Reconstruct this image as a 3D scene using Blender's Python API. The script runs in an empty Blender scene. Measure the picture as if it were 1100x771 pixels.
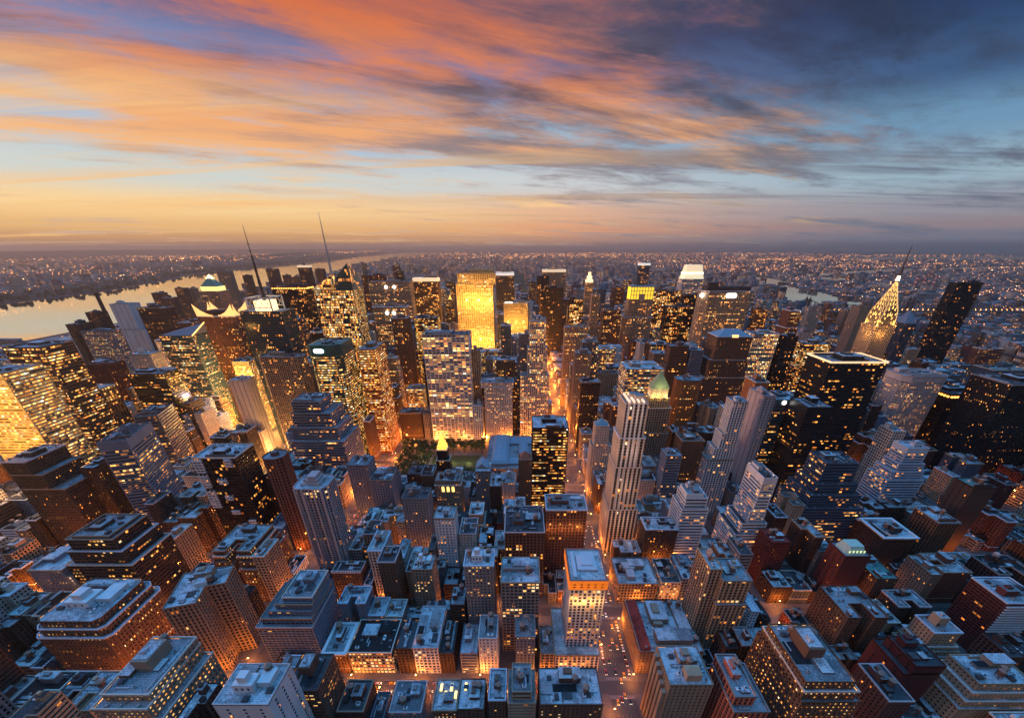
import bpy, bmesh, math, random, zlib
import numpy as np
from mathutils import Vector, Matrix

# ---------------------------------------------------------------- camera, sky, sun, exposure
C = bpy.context.scene.collection
scene = bpy.context.scene
cam_d = bpy.data.cameras.new('camera'); cam = bpy.data.objects.new('camera', cam_d); C.objects.link(cam)
cam.location = (0, 0, 320.0); cam.rotation_euler = (math.radians(60), 0, 0)
cam_d.sensor_width = 36.0; cam_d.lens = 36.0 * 428.0 / 1100.0
cam_d.shift_x = -8.0 / 1100.0; cam_d.shift_y = 126.5 / 1100.0
cam_d.clip_start = 1.0; cam_d.clip_end = 150000.0
scene.camera = cam
scene.view_settings.view_transform = 'Standard'; scene.view_settings.look = 'None'
scene.view_settings.gamma = 1.0; scene.view_settings.use_curve_mapping = False
scene.view_settings.exposure = 0.0
cy = scene.cycles
cy.use_denoising = True; cy.max_bounces = 4; cy.diffuse_bounces = 2; cy.glossy_bounces = 2
cy.transmission_bounces = 0; cy.volume_bounces = 0; cy.transparent_max_bounces = 4
cy.caustics_reflective = False; cy.caustics_refractive = False
cy.sample_clamp_indirect = 3.0; cy.use_light_tree = True; cy.volume_step_rate = 10

class NT:
    """tiny helper around a node tree"""
    def __init__(s, t): s.t = t
    def n(s, typ, **k):
        nd = s.t.nodes.new(typ)
        for a, v in k.items(): setattr(nd, a, v)
        return nd
    def l(s, a, b): s.t.links.new(a, b)
    def setin(s, nd, i, v):
        if v is None: return
        if isinstance(v, bpy.types.NodeSocket): s.l(v, nd.inputs[i])
        else:
            if isinstance(v, (tuple, list)) and len(v) == 3 and nd.inputs[i].type == 'RGBA': v = (*v, 1)
            nd.inputs[i].default_value = v
    def m(s, op, a, b=None, c=None, clamp=False):
        nd = s.n('ShaderNodeMath', operation=op, use_clamp=clamp)
        s.setin(nd, 0, a); s.setin(nd, 1, b); s.setin(nd, 2, c)
        return nd.outputs[0]
    def mix(s, f, a, b, typ='MIX'):
        nd = s.n('ShaderNodeMix', data_type='RGBA', blend_type=typ)
        s.setin(nd, 0, f); s.setin(nd, 6, a); s.setin(nd, 7, b)
        return nd.outputs[2]
    def ramp(s, f, stops, interp='EASE'):
        nd = s.n('ShaderNodeValToRGB'); cr = nd.color_ramp; cr.interpolation = interp
        while len(cr.elements) < len(stops): cr.elements.new(0.5)
        for e, (p, c) in zip(cr.elements, stops):
            e.position = p; e.color = (*c, 1) if len(c) == 3 else c
        s.l(f, nd.inputs[0]); return nd.outputs[0]
    def smooth(s, v, a, b):
        nd = s.n('ShaderNodeMapRange', interpolation_type='SMOOTHSTEP')
        s.setin(nd, 0, v); nd.inputs[1].default_value = a; nd.inputs[2].default_value = b
        return nd.outputs[0]
    def xyz(s, x, y, z=0.0):
        nd = s.n('ShaderNodeCombineXYZ'); s.setin(nd, 0, x); s.setin(nd, 1, y); s.setin(nd, 2, z); return nd.outputs[0]
    def noise(s, vec, scale, detail=4, rough=.5, dist=0.0):
        nd = s.n('ShaderNodeTexNoise'); s.l(vec, nd.inputs['Vector'])
        nd.inputs['Scale'].default_value = scale; nd.inputs['Detail'].default_value = detail
        nd.inputs['Roughness'].default_value = rough; nd.inputs['Distortion'].default_value = dist
        return nd.outputs[0]

def srgb(r, g, b):
    f = lambda c: (c / 255 / 12.92) if c / 255 <= .04045 else ((c / 255 + .055) / 1.055) ** 2.4
    return (f(r), f(g), f(b))

SUN_EL, SUN_AZ = math.radians(2.0), math.radians(-98)     # the afterglow comes from the left (measured from +Y)
def make_world():
    w = bpy.data.worlds.new('World'); scene.world = w; w.use_nodes = True
    t = w.node_tree; t.nodes.clear(); N = NT(t)
    geo = N.n('ShaderNodeTexCoord').outputs['Generated']
    sp = N.n('ShaderNodeSeparateXYZ'); N.l(geo, sp.inputs[0]); x, y, z = sp.outputs
    zz = N.m('MAXIMUM', z, 0.0)
    az = N.m('ARCTAN2', x, y)                              # 0 ahead, negative left
    side = N.smooth(az, -0.55, 0.75)                       # 0 left .. 1 right
    # clear dusk sky by height, left half and right half of the view
    e = N.m('DIVIDE', zz, 0.40)
    left = N.ramp(e, [(0.0, srgb(158, 122, 108)), (.035, srgb(206, 156, 114)), (.075, srgb(234, 184, 124)), (.15, srgb(250, 212, 154)), (.26, srgb(206, 212, 208)), (.42, srgb(168, 192, 216)), (.62, srgb(126, 140, 184)), (.8, srgb(84, 84, 128)), (1, srgb(56, 62, 112))])
    right = N.ramp(e, [(0.0, srgb(92, 96, 116)), (.035, srgb(116, 118, 136)), (.075, srgb(140, 128, 138)), (.13, srgb(146, 146, 160)), (.25, srgb(150, 178, 196)), (.40, srgb(104, 146, 180)), (.55, srgb(52, 84, 128)), (.75, srgb(22, 46, 92)), (1, srgb(16, 34, 76))])
    mid = N.ramp(e, [(0.0, srgb(140, 112, 108)), (.035, srgb(190, 144, 124)), (.075, srgb(226, 160, 122)), (.15, srgb(228, 178, 146)), (.28, srgb(204, 208, 212)), (.45, srgb(150, 184, 210)), (.62, srgb(108, 120, 164)), (.82, srgb(50, 58, 108)), (1, srgb(34, 42, 90))])
    s1 = N.m('MULTIPLY', side, 2.0, clamp=True); s2 = N.m('SUBTRACT', N.m('MULTIPLY', side, 2.0), 1.0, clamp=True)
    base = N.mix(s2, N.mix(s1, left, mid), right)
    # cloud sheet seen in perspective: direction over height gives the position on a flat layer
    inv = N.m('DIVIDE', 1.0, N.m('ADD', zz, 0.055))
    px, py = N.m('MULTIPLY', x, inv), N.m('MULTIPLY', y, inv)
    def rotv(a, sx, sy, ox=0, oy=0):
        ca, sa = math.cos(a), math.sin(a)
        u = N.m('ADD', N.m('MULTIPLY', px, ca * sx), N.m('MULTIPLY', py, sa * sx)); v = N.m('ADD', N.m('MULTIPLY', px, -sa * sy), N.m('MULTIPLY', py, ca * sy))
        return N.xyz(N.m('ADD', u, ox), N.m('ADD', v, oy), 0.0)
    n1 = N.noise(rotv(math.radians(22), .13, .40, 3.1, 1.7), 1.6, 9, .60, .6)
    n2 = N.noise(rotv(math.radians(30), .70, 1.3, 8.0, 4.4), 1.7, 10, .68, .35)
    n3 = N.noise(rotv(math.radians(26), .14, .36, -5.3, 9.2), 1.6, 8, .60, .4)
    n4 = N.noise(rotv(math.radians(24), .30, .9, 1.3, 7.7), 1.6, 9, .66, .35)
    dens = N.m('ADD', N.m('MULTIPLY', n1, .62), N.m('MULTIPLY', n2, .38))
    high = N.smooth(zz, 0.06, 0.26)                        # the heavy sheet hangs overhead
    m = N.smooth(N.m('ADD', dens, N.m('MULTIPLY', high, .13)), .48, .64)
    hot = N.smooth(N.m('ADD', N.m('ADD', N.m('MULTIPLY', n3, .62), N.m('MULTIPLY', n4, .58)), N.m('SUBTRACT', N.m('MULTIPLY', side, -.13), N.m('MULTIPLY', high, .02))), .46, .68)
    heat = N.ramp(N.m('DIVIDE', zz, .36), [(0, srgb(252, 200, 128)), (.25, srgb(252, 204, 146)), (.5, srgb(242, 170, 112)), (.75, srgb(224, 130, 82)), (1, srgb(208, 100, 56))])
    shade_l = N.mix(high, srgb(200, 176, 166), srgb(100, 80, 98)); shade_r = N.mix(high, srgb(112, 122, 142), srgb(28, 42, 70))
    cold = N.mix(N.m('MULTIPLY', N.smooth(n4, .35, .65), .45), N.mix(side, shade_l, shade_r), N.mix(side, srgb(168, 150, 164), srgb(62, 76, 108)))
    far_r = N.smooth(az, .46, .74)
    hotm = N.m('MULTIPLY', hot, N.m('SUBTRACT', 1.0, N.m('MULTIPLY', far_r, .95)))
    cloud = N.mix(hotm, cold, heat)
    col = N.mix(N.m('MULTIPLY', m, .98), base, cloud)
    # low thin bars near the horizon
    bar = N.noise(rotv(math.radians(-4), .05, .42, 2.2, -3.0), 1.7, 8, .62, .5)
    barm = N.m('MULTIPLY', N.smooth(bar, .50, .64), N.m('MULTIPLY', N.smooth(zz, .03, .07), N.m('SUBTRACT', 1.0, N.smooth(zz, .17, .26))))
    col = N.mix(N.m('MULTIPLY', barm, .85), col, N.mix(side, srgb(248, 196, 134), srgb(84, 94, 120)))
    # overhead the open blue of dusk, behind the camera a dim eastern and southern sky
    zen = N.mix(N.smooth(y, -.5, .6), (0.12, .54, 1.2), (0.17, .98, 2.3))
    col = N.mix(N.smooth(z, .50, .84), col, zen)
    back = N.m('MULTIPLY', N.smooth(N.m('MULTIPLY', y, -1.0), -.05, .45), N.m('SUBTRACT', 1.0, N.smooth(z, .50, .80)))
    col = N.mix(back, col, N.mix(N.smooth(x, -.6, .6), (.20, .14, .12), (.045, .04, .05)))
    below = N.smooth(z, -.004, -.02)
    col = N.mix(below, col, srgb(60, 52, 58))
    # a little physical dusk sky under the painted cloud sheet
    sky = N.n('ShaderNodeTexSky', sky_type='NISHITA'); sky.sun_disc = False; sky.sun_elevation = SUN_EL; sky.sun_rotation = SUN_AZ
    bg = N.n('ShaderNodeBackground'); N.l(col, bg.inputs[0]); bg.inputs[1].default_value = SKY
    bg2 = N.n('ShaderNodeBackground'); N.l(sky.outputs[0], bg2.inputs[0]); bg2.inputs[1].default_value = 0.012
    add = N.n('ShaderNodeAddShader'); N.l(bg.outputs[0], add.inputs[0]); N.l(bg2.outputs[0], add.inputs[1])
    out = N.n('ShaderNodeOutputWorld'); N.l(add.outputs[0], out.inputs[0])
    w.cycles.sampling_method = 'MANUAL'; w.cycles.sample_map_resolution = 512
SKY = 1.0
make_world()
sun_d = bpy.data.lights.new('sun', 'SUN'); sun_d.energy = 1.4; sun_d.angle = math.radians(16); sun_d.color = (1.0, .54, .36)
sun = bpy.data.objects.new('sun', sun_d); C.objects.link(sun)
_d = Vector((math.sin(SUN_AZ) * math.cos(SUN_EL + .06), math.cos(SUN_AZ) * math.cos(SUN_EL + .06), math.sin(SUN_EL + .06)))
sun.rotation_euler = _d.to_track_quat('Z', 'Y').to_euler(); sun.location = (-3000, 2000, 900)
LAMP_GAIN = 1.0       # street lamps
LIT_GAIN = 1.3        # lit windows

HAZE = 5.0e-5
RANK = [21,17,132,85,128,2,165,131,233,135,28,11,615,92,123,66,8,10,80,163,344,345,113,6,96,33,581,178,606,218,46,76,41,605,349,152,474,855,48,124,107,9,118,29,496,702,434,49,34,229,149,401,598,16,358,217,616,719,198,473,53,313,513,103,100,292,157,501,43,169,56,1255,143,583,150,181,310,182,38,1,232,297,61,838,114,535,35,67,355,119,323,228,115,106,212,391,398,54,7,117,93,283,151,1822,102,499,98,690,296,269,99,597,697,126,490,64,164,24,104,125,36,727,492,963,20,273,750,2031,120,109,275,1265,482,30,204,423,230,23,424,320,285,140,714,724,633,122,614,510,112,241,95,363,274,231,2846,438,280,741,2279,1188,1404,47,234,206,2302,235,2186,1406,15,288,170,694,1978,2682,400]

# ---------------------------------------------------------------- layout
# ---- the plan of the place, in metres: +Y runs uptown along the avenues, +X runs across town to the east ----
CAM_H = 320.0
FOC = 428.0; CT = math.cos(math.radians(30)); ST = math.sin(math.radians(30))
def at(px, py, h=0.0):
    """photo pixel and height above the street -> plan position"""
    hb = CAM_H - h; d = FOC * hb / (CT * (py - 265.0))
    return (px - 558.0) * d / FOC, (d - hb * ST) / CT
def proj(x, y, z):
    hb = CAM_H - z; d = y * CT + hb * ST
    if d < 1: return None
    u = hb * CT - y * ST
    return 558.0 + FOC * x / d, 512.0 + FOC * u / d, d
def street(n): return 201.0 + (n - 36.0) * 80.4
AVES = [(-1850, 15, 'av12'), (-1596, 15, 'av11'), (-1322, 15, 'av10'), (-1048, 15, 'av9'), (-774, 15, 'av8'), (-500, 15, 'av7'),
        (-226, 15, 'av6'), (85, 15, 'av5'), (240, 12, 'mad'), (383, 20, 'park'), (526, 12, 'lex'), (681, 15, 'av3'), (897, 15, 'av2'), (1125, 15, 'av1')]
def broadway(y): return -226 - 0.31 * (y - 41)
def height_for(py, Y):
    d = py - 265.0
    return CAM_H - d * CT * CT * Y / (FOC - d * ST * CT)
# hero rows: key, L, R, py, Y, D, style, wall, lit, roof, extra dict, short name, label
HEROES = []
def H(key, L, R, py, Y, D, style, wall, lit, roof, short, label, kind='office_tower', **k):
    h = k.pop('h', None) or height_for(py, Y)
    if Y is None: Y = at(L, py, h)[1]
    dep = Y * CT + (CAM_H - h) * ST
    x0 = (L - 558.0) * dep / FOC; x1 = (R - 558.0) * dep / FOC
    if 'x0' in k:
        x1 += k['x0'] - x0; x0 = k.pop('x0')
    HEROES.append(dict(key=key, x0=x0, x1=x1, y0=Y, y1=Y + D, h=h, style=style, wall=wall, lit=lit, roof=roof, short=short,
                       label=label, kind=kind, L=L, R=R, py=py, **k))
def build_table():
    # ---- far and middle towers ----
    H('gold', 491, 532, 294, 1247, 32, 'slab', 'goldstone', 4, 'grey', 'gold floodlit slab', 'tall slab floodlit bright gold, in the middle of the picture', tiers=[(6,-8,0,6,228)], flood=3.8, vb=374, ph=[(.3,.95,.2,.8,11)])
    H('litcap', 532.5, 552, 293, 1390, 30, 'piers', 'darkbrown', 2, 'grey', 'dark slab with pale cap', 'dark slab with a pale top band, just right of the gold slab', cap='white')
    H('orange3', 541, 567, 326, 1166, 32, 'fine', 'goldstone', 3, 'grey', 'orange lit block', 'orange lit office block in front of the pale capped dark slab', flood=2.0, roofglow=1)
    H('blk1', 577, 590, 297, 1560, 30, 'glass', 'black', 1, 'dark', 'narrow black slab', 'narrow black slab left of the wide brown flat topped tower')
    H('gm', 583, 608, 290, 1730, 40, 'piers', 'tan', 2, 'grey', 'wide brown flat topped tower', 'wide brown flat topped tower with vertical ribs behind two black slabs', cap='goldstone')
    H('blk2', 586.5, 606, 309, 1400, 35, 'glass', 'black', 1, 'dark', 'black box tower', 'black box tower in front of the wide brown flat topped one')
    H('walker', 629, 637.5, 304, 1300, 16, 'piers', 'tan', 3, 'grey', 'slim lit crown tower', 'slim stone tower with a small glowing gold crown', top='goldcrown', tiers=[(4,4,2,4,170)], flood=0)
    H('ycrown', 676, 702, 322, 1005, 30, 'piers', 'tan', 2, 'grey', 'yellow crowned tower', 'beige ribbed tower topped by a square glowing yellow crown', top='yellowcrown', tiers=[(5,4,0,4,175)], flood=0)
    H('citi', 733, 757, 300, 1560, 45, 'bands', 'white', 3, 'grey', 'glowing tapered tower', 'pale banded tower with a tapering glowing white top', top='taper', flood=0)
    H('brn47', 700, 733, 313, 1110, 30, 'glass', 'darkbrown', 4, 'dark', 'dark tower right of yellow crown', 'dark office tower with rows of yellow windows, right of the yellow crown')
    H('brn48', 736, 757, 317, 1180, 30, 'glass', 'black', 2, 'dark', 'small black tower', 'black tower in front of the glowing tapered one')
    H('chem', 717, 745, 330, 1010, 30, 'glass', 'black', 3, 'dark', 'green black tower', 'black glass tower with scattered yellow windows, left of the wide octagonal one')
    H('met', 757, 812, 313, 937, 46, 'bandpier', 'tan', 3, 'grey', 'wide octagonal tower', 'wide octagonal banded tower with a white lit sign near its roof', octo=11, sign='white', tiers=[(3,3,0,4,60)])
    H('linc', 771, 809, 362, 695, 40, 'punch', 'brown', 3, 'silver', 'brown hip roofed tower', 'broad tower with a blue grey hipped roof, below the octagonal tower', top='hip', tiers=[(4,4,0,4,150),(12,6,0,6,120)])
    H('nyc', 809, 838, 359, 745, 30, 'grid', 'cream', 6, 'grey', 'bright window tower', 'cream tower with nearly every window lit, right of the brown hipped one')
    H('oneg', 729, 756, 409, 640, 28, 'punch', 'orange', 3, 'grey', 'orange brick tower', 'orange brick tower glowing from below at the foot of the octagonal tower', octo=7)
    H('g425', 671.5, 697, 434, 374, 25, 'stripes', 'cream', 1, 'grey', 'white striped tower', 'slender white tower with black vertical stripes beside the avenue', tiers=[(1,2,.8,3,150),(2,4,1.6,6,116),(3,7,2.4,8,62)], kind='apartment_tower', top='fins', vb=580, uplit=1)
    H('p10e', 697, 720, 428, 520, 22, 'piers', 'tan', 2, 'green', 'pyramid topped tower', 'stone tower with a lit green and gold pyramid roof behind the white striped one', top='pyramid', tiers=[(2,4,0,4,128),(5,8,0,8,90)])
    H('b461', 673, 714, 397, 612, 48, 'bands', 'grey', 6, 'white', 'yellow banded tower', 'flat roofed tower with rows of yellow lit bands behind the pyramid topped one')
    H('dots', 624, 645, 411, 640, 22, 'punch', 'black', 3, 'grey', 'black tower with dotted windows', 'black tower with a regular grid of small white windows')
    H('bpyr', 640, 655, 458, 500, 18, 'punch', 'cream', 3, 'green', 'little pyramid roofed block', 'pale stepped block with a small blue pyramid roof near the avenue', top='smallpyr', tiers=[(3,5,0,4,80)])
    H('hsbc', 572, 611, 460, 454, 40, 'bands', 'black', 5, 'silver', 'black box office block', 'black box office block with orange lit rows and a blue roof', kind='office_block', vb=545)
    H('ctr', 557, 571, 494, 440, 16, 'punch', 'brown', 2, 'red', 'red hip roofed block', 'slim brown block with a red pyramid roof left of the black box', kind='office_block', top='pyrred')
    H('gab', 511, 524, 503, 440, 20, 'punch', 'grey', 2, 'silver', 'grey gable roofed block', 'narrow grey block with a blue gabled roof in front of the library', kind='office_block', top='gable', tiers=[(0,4,8,0,78)])
    H('engi', 467, 494, 517, 420, 24, 'punch', 'tan', 3, 'silver', 'block with arched windows', 'tan block with three tall lit arched windows near its roof', kind='office_block', arched=1)
    H('rad', 469, 480, 484, 462, 12, 'piers', 'black', 2, 'dark', 'gold crowned black tower', 'slender black brick tower with a glowing gold crown at the park edge', top='goldtier', tiers=[(2,2,1,2,78)])
    H('grace', 453, 503, 360, 695, 42, 'grace', 'white', 5, 'dark', 'white grid tower', 'wide white slab with a square grid of dark and yellow windows', vb=480)
    H('five', 569, 587, 346, 708, 20, 'piers', 'cream', 4, 'grey', 'tall cream ribbed tower', 'tall cream ribbed tower standing at the left of the glowing avenue', tiers=[(3,3,0,4,168),(16,8,2,8,120)], vb=470)
    H('salmon', 520, 550, 417, 690, 30, 'punch', 'cream', 4, 'grey', 'cream stepped block', 'cream stepped block with many lit windows right of the white grid tower', kind='office_block', tiers=[(6,3,0,4,112)], vb=475)
    H('stripe2', 507, 518, 436, 690, 24, 'piers', 'white', 2, 'silver', 'small white ribbed block', 'small white ribbed block tight against the white grid tower', kind='office_block', vb=475)
    H('bryw', 428, 452, 444, 700, 30, 'punch', 'darkbrown', 2, 'dark', 'dark block left of white grid', 'dark low block at the park edge left of the white grid tower', kind='office_block', vb=475)
    H('bryw2', 436, 455, 418, 790, 30, 'bands', 'tan', 5, 'grey', 'tan banded block', 'tan banded block behind the dark block at the park edge', kind='office_block')
    # ---- Times Square side ----
    H('conde', 257, 303, 335, 683, 40, 'glass', 'teal', 3, 'grey', 'antenna tower with sign frame', 'dark glass tower carrying a glowing square sign frame and a black antenna', top='conde')
    H('condel', 275, 323, 384, 655, 27, 'grid', 'tan', 3, 'grey', 'tan gridded tower front', 'tan stone tower with a deep grid of dark windows in front of the antenna tower', octo=6)
    H('boa', 336, 379, 312, 700, 46, 'glassband', 'teal', 6, 'silver', 'faceted crystal tower', 'faceted glass tower with a slanting top and a thin white spire', top='crystal')
    H('green', 327, 364, 372, 609, 62, 'bands', 'green', 6, 'green', 'green banded tower', 'dark green glass tower with yellow lit bands and a white oval sign', octo=8, sign='oval', vb=500)
    H('goldbehind', 383, 402, 376, 640, 56, 'bands', 'orange', 6, 'grey', 'gold banded tower', 'orange gold banded tower right of the green banded one')
    H('astor', 212, 252, 340, 800, 42, 'piers', 'redbrown', 3, 'dark', 'tower with glowing fins', 'red brown ribbed tower with pointed glowing white fins on its roof', top='astor')
    H('wwp', 213, 235, 313, 1300, 50, 'punch', 'tan', 3, 'green', 'lit green pyramid tower', 'distant tower with a green pyramid roof and a glowing tip', top='pyramid2')
    H('ts7', 170, 206, 361, 727, 40, 'bands', 'teal', 4, 'grey', 'green wedge topped tower', 'dark teal tower with lit rows and a slanting wedge roof', top='wedge')
    H('bush', 245, 263, 409, 642, 26, 'plainw', 'cream', 1, 'silver', 'slim white tower', 'slim pale tower standing in front of the blazing yellow signs')
    H('tsq', 249, 267, 389, 745, 30, 'bands', 'goldstone', 6, 'grey', 'blazing gold tower', 'narrow tower whose front blazes gold above the signs of the square', flood=3.0)
    H('redcrown', 291, 328, 308, 1079, 40, 'glass', 'black', 2, 'dark', 'black tower with red crown', 'black tower with an orange lit line of lamps along its roof', crownlamps=1)
    H('reut', 300, 322, 344, 860, 30, 'bands', 'darkbrown', 3, 'grey', 'brown stepped tower', 'dark tower with white lit upper rows below the red crowned one')
    H('mcg', 388, 411, 296, 1260, 36, 'piers', 'redbrown', 2, 'grey', 'reddish ribbed tower', 'reddish ribbed tower, leftmost of the tight group right of the crystal tower')
    H('exx', 395, 440, 303, 1170, 36, 'piers', 'tan', 3, 'grey', 'broad reddish slab', 'broad reddish slab with bright round lamps near its roof', rooflamps=1)
    H('dw', 400, 436, 330, 960, 30, 'piers', 'brown', 4, 'grey', 'brown slab below broad slab', 'slab with two round lamps standing in front of the broad reddish one', rooflamps=1)
    H('sx', 443, 470, 299, 1240, 30, 'glass', 'darkbrown', 3, 'dark', 'dark slab left of gold slab', 'dark slab with a pale lit top row left of the gold slab', cap='cream')
    H('sy', 444, 470, 342, 900, 30, 'bands', 'black', 5, 'grey', 'black banded block', 'black block with yellow rows standing behind the white grid tower')
    H('sz', 420, 437, 342, 880, 30, 'piers', 'darkbrown', 2, 'grey', 'pair of dark ribbed tower', 'narrow dark ribbed tower left of the black banded block')
    H('spa', 478, 488, 322, 1400, 20, 'piers', 'redbrown', 3, 'grey', 'small spired tower', 'small red brown tower with a lit golden tip before the park', top='goldtip')
    H('teal1', 538, 549, 350, 960, 22, 'punch', 'teal', 2, 'silver', 'teal tower', 'narrow teal tower in front of the orange lit block')
    # ---- west, left edge ----
    H('nyt', 2, 44, 374, 550, 45, 'bands', 'brown', 5, 'grey', 'brown louvred tower', 'tall brown louvred tower with orange lit rows at the left edge')
    H('leftgold', -62, 1, 402, 454, 46, 'bands', 'goldstone', 6, 'grey', 'golden banded facade', 'golden orange banded tower cut by the left edge of the picture', flood=1.3)
    H('wst', 64, 102, 420, 603, 36, 'stripes2', 'brown', 4, 'silver', 'white striped brown tower', 'brown tower with three white vertical stripes and yellow windows')
    H('dbx', 91, 114, 392, 780, 40, 'glass', 'darkred', 1, 'dark', 'dark red box tower', 'dark red box tower with few lights behind the white striped brown one')
    H('trap', 136, 176, 402, 615, 34, 'bands', 'black', 4, 'grey', 'dark block with orange side', 'dark banded tower with a flat grey roof and orange lit side')
    H('purp', 117, 137, 327, 1166, 40, 'plainw', 'white', 0, 'grey', 'pale plain prism', 'pale plain prism tower standing before the river', kind='apartment_tower', tiers=[(4,14,0,10,120)])
    H('purp2', 142, 152, 336, 1190, 40, 'punch', 'tan', 1, 'grey', 'pale tower beside prism', 'grey tower close at the right of the pale plain prism')
    H('r1', 91, 104, 336, 1080, 30, 'punch', 'darkbrown', 1, 'grey', 'lone dark riverside tower', 'lone dark tower with a stepped roof by the river at left', kind='apartment_tower', tiers=[(0,14,0,0,115)])
    H('r2', 70, 82, 349, 1000, 40, 'plainw', 'darkbrown', 1, 'grey', 'narrow dark riverside slab', 'narrow dark slab beside the lit pier at left', kind='apartment_tower')
    H('r3', 80, 120, 356, 1000, 26, 'punch', 'grey', 4, 'dark', 'long dotted riverside block', 'long dark block dotted with small lit windows below the river', kind='apartment_block')
    H('r4', 147, 178, 331, 1130, 30, 'punch', 'darkbrown', 2, 'grey', 'dark block right of prism', 'dark wide block just right of the pale prism', kind='apartment_block')
    for i, (l, r, y, Y, w) in enumerate([(162,173,315,1500,'redbrown'),(174,184,320,1450,'brown'),(187,196,310,1600,'brown'),(199,207,310,1650,'tan'),(232,246,292,1900,'tan'),(260,267,296,1900,'brown'),
                                      (285,296,289,1950,'brown'),(303,309,296,1800,'brown'),(319,331,285,1800,'darkbrown'),(338,346,289,1850,'brown'),(312,318,298,1750,'brown'),(425,432,291,2000,'black'),(421,428,285,2300,'redbrown'),(388,392,283,2600,'tan')]):
        desc = ['reddish tower standing against the river, first right of the pale prism','brown tower second right of the pale prism','twin brown tower, left one, left of the lit green pyramid','twin tan tower, right one, left of the lit green pyramid','pale double slab rising into the river behind the antenna',
                'short brown tower beside the foot of the black antenna','dark stepped tower against the river above the red crowned tower, leftmost','small tower with pointed roof above the red crowned tower','dark tower with a golden lit top against the river','brown tower between the gold topped tower and the white spire',
                'little brown block left of the gold topped river tower','small black tower above the broad reddish slab','reddish fin shaped tower above the broad reddish slab','thin tan tower poking above the river right of the crystal tower'][i]
        H('w%d' % i, l, r, y, Y, 28, 'punch', w, 2, 'grey', None, desc, kind='apartment_tower', cap='goldstone' if i == 8 else None)
    # ---- near left ----
    H('b1407', 97, 124, 476, 384, 55, 'bands', 'bluegrey', 4, 'dark', 'blue grey banded tower', 'blue grey banded tower turned slightly, with a plain pale top, at left', rot=17, blanktop=9, vb=600)
    H('b1411', 139, 161, 448, 492, 48, 'bands', 'slate', 3, 'dark', 'slate blue tower', 'slate blue tower with thin lit rows behind the blue grey banded one', rot=17)
    H('blkw', 206, 252, 492, 374, 34, 'blackwhite', 'black', 3, 'silver', 'black tower with white balconies', 'black glass tower with stacked white balconies on its left side', vb=570)
    H('brt', 278, 301, 494, 374, 24, 'piers', 'redbrown', 1, 'silver', 'brown ribbed tower', 'brown ribbed tower with a pale cornice left of the striped balcony tower', octo=6, kind='apartment_tower', vb=600)
    H('resi', 312, 349, 526, 311, 28, 'stripes3', 'pinkgrey', 2, 'silver', 'striped balcony tower', 'pale striped tower with columns of balconies, left of centre', octo=5, kind='apartment_tower', top='steps', vb=610)
    H('gryz', 312, 343, 432, 545, 40, 'bands', 'bluegrey', 3, 'grey', 'grey setback tower', 'grey blue tower with wide setbacks at the foot of the green banded one', tiers=[(2,14,4,4,112),(6,22,10,4,92),(8,30,18,4,74)])
    H('pnch', 372, 395, 500, 440, 26, 'punch', 'bluegrey', 2, 'silver', 'grey punched window block', 'grey block with rows of small windows beside the sixth avenue glow', kind='office_block')
    H('pnch2', 397, 420, 516, 430, 22, 'punch', 'bluegrey', 2, 'dark', 'grey block beside it', 'lower grey block with a black roof right of the punched window block', kind='office_block')
    H('stn', 431, 459, 536, 374, 24, 'punch', 'grey', 2, 'silver', 'stone block with setback', 'grey stone block with a recessed top, left of the arched window block', kind='office_block')
    H('wht', 466, 488, 557, 318, 20, 'punch', 'white', 3, 'silver', 'white punched block', 'white block with square windows and a cluttered bright roof, centre', kind='office_block')
    H('dst', 1, 26, 497, 374, 44, 'punch', 'darkbrown', 3, 'grey', 'dark stepped left tower', 'dark brown tower stepping down to the right at the left edge', tiers=[(0,10,0,0,106),(0,24,0,0,88)])
    H('sm8', 84, 101, 503, 400, 24, 'punch', 'darkbrown', 3, 'silver', 'small dark block with penthouse', 'small dark block left of the blue grey banded tower', kind='office_block')
    H('stp', 76, 117, 576, 284, 34, 'bands2', 'darkbrown', 3, 'silver', 'black stepped block', 'black stepped block with orange gridded base at lower left', kind='office_block', tiers=[(4,4,2,2,92),(8,8,4,4,80),(14,13,7,6,66)], vb=660)
    H('hotel', 36, 104, 668, 216, 48, 'punch', 'brown', 4, 'silver', 'brown block with white penthouses', 'big brown block with white penthouses and a ring of lit windows, lower left', kind='office_block', tiers=[(2,3,2,2,56),(5,6,4,4,48)], whiteph=1, vb=720, octo=4)
    H('blr', 29, 66, 613, 293, 44, 'punch', 'bluegrey', 4, 'silver', 'blue roofed block', 'blue roofed block with two lit window rows left of the black stepped one', kind='office_block')
    H('b35', 108, 160, 746, 140, 40, 'punch2', 'tan', 5, 'grey', 'tan block with many lit windows', 'tan block with a boxy penthouse and many lit windows, bottom left', kind='office_block', bigph=1, tiers=[(4,0,5,0,84),(4,5,8,0,74)])
    H('rnd', 170, 222, 650, 216, 40, 'piers', 'tan', 1, 'silver', 'block with curved blue cornice', 'brown ribbed block with a blue cornice rim and cluttered roof, lower left', kind='office_block', rot=16, shape='L')
    H('blkroof', 193, 236, 627, 296, 30, 'punch', 'darkbrown', 1, 'black', 'black roofed low block', 'low block with a flat black roof and a row of vents', kind='office_block')
    H('lit59', 228, 268, 592, 300, 42, 'punch', 'brown', 4, 'silver', 'brown setback block', 'brown setback block with three tiers of lit windows, left of centre', kind='office_block', tiers=[(0,2,2,2,58),(0,4,4,3,52),(0,6,6,5,45)], shape='U')
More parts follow.
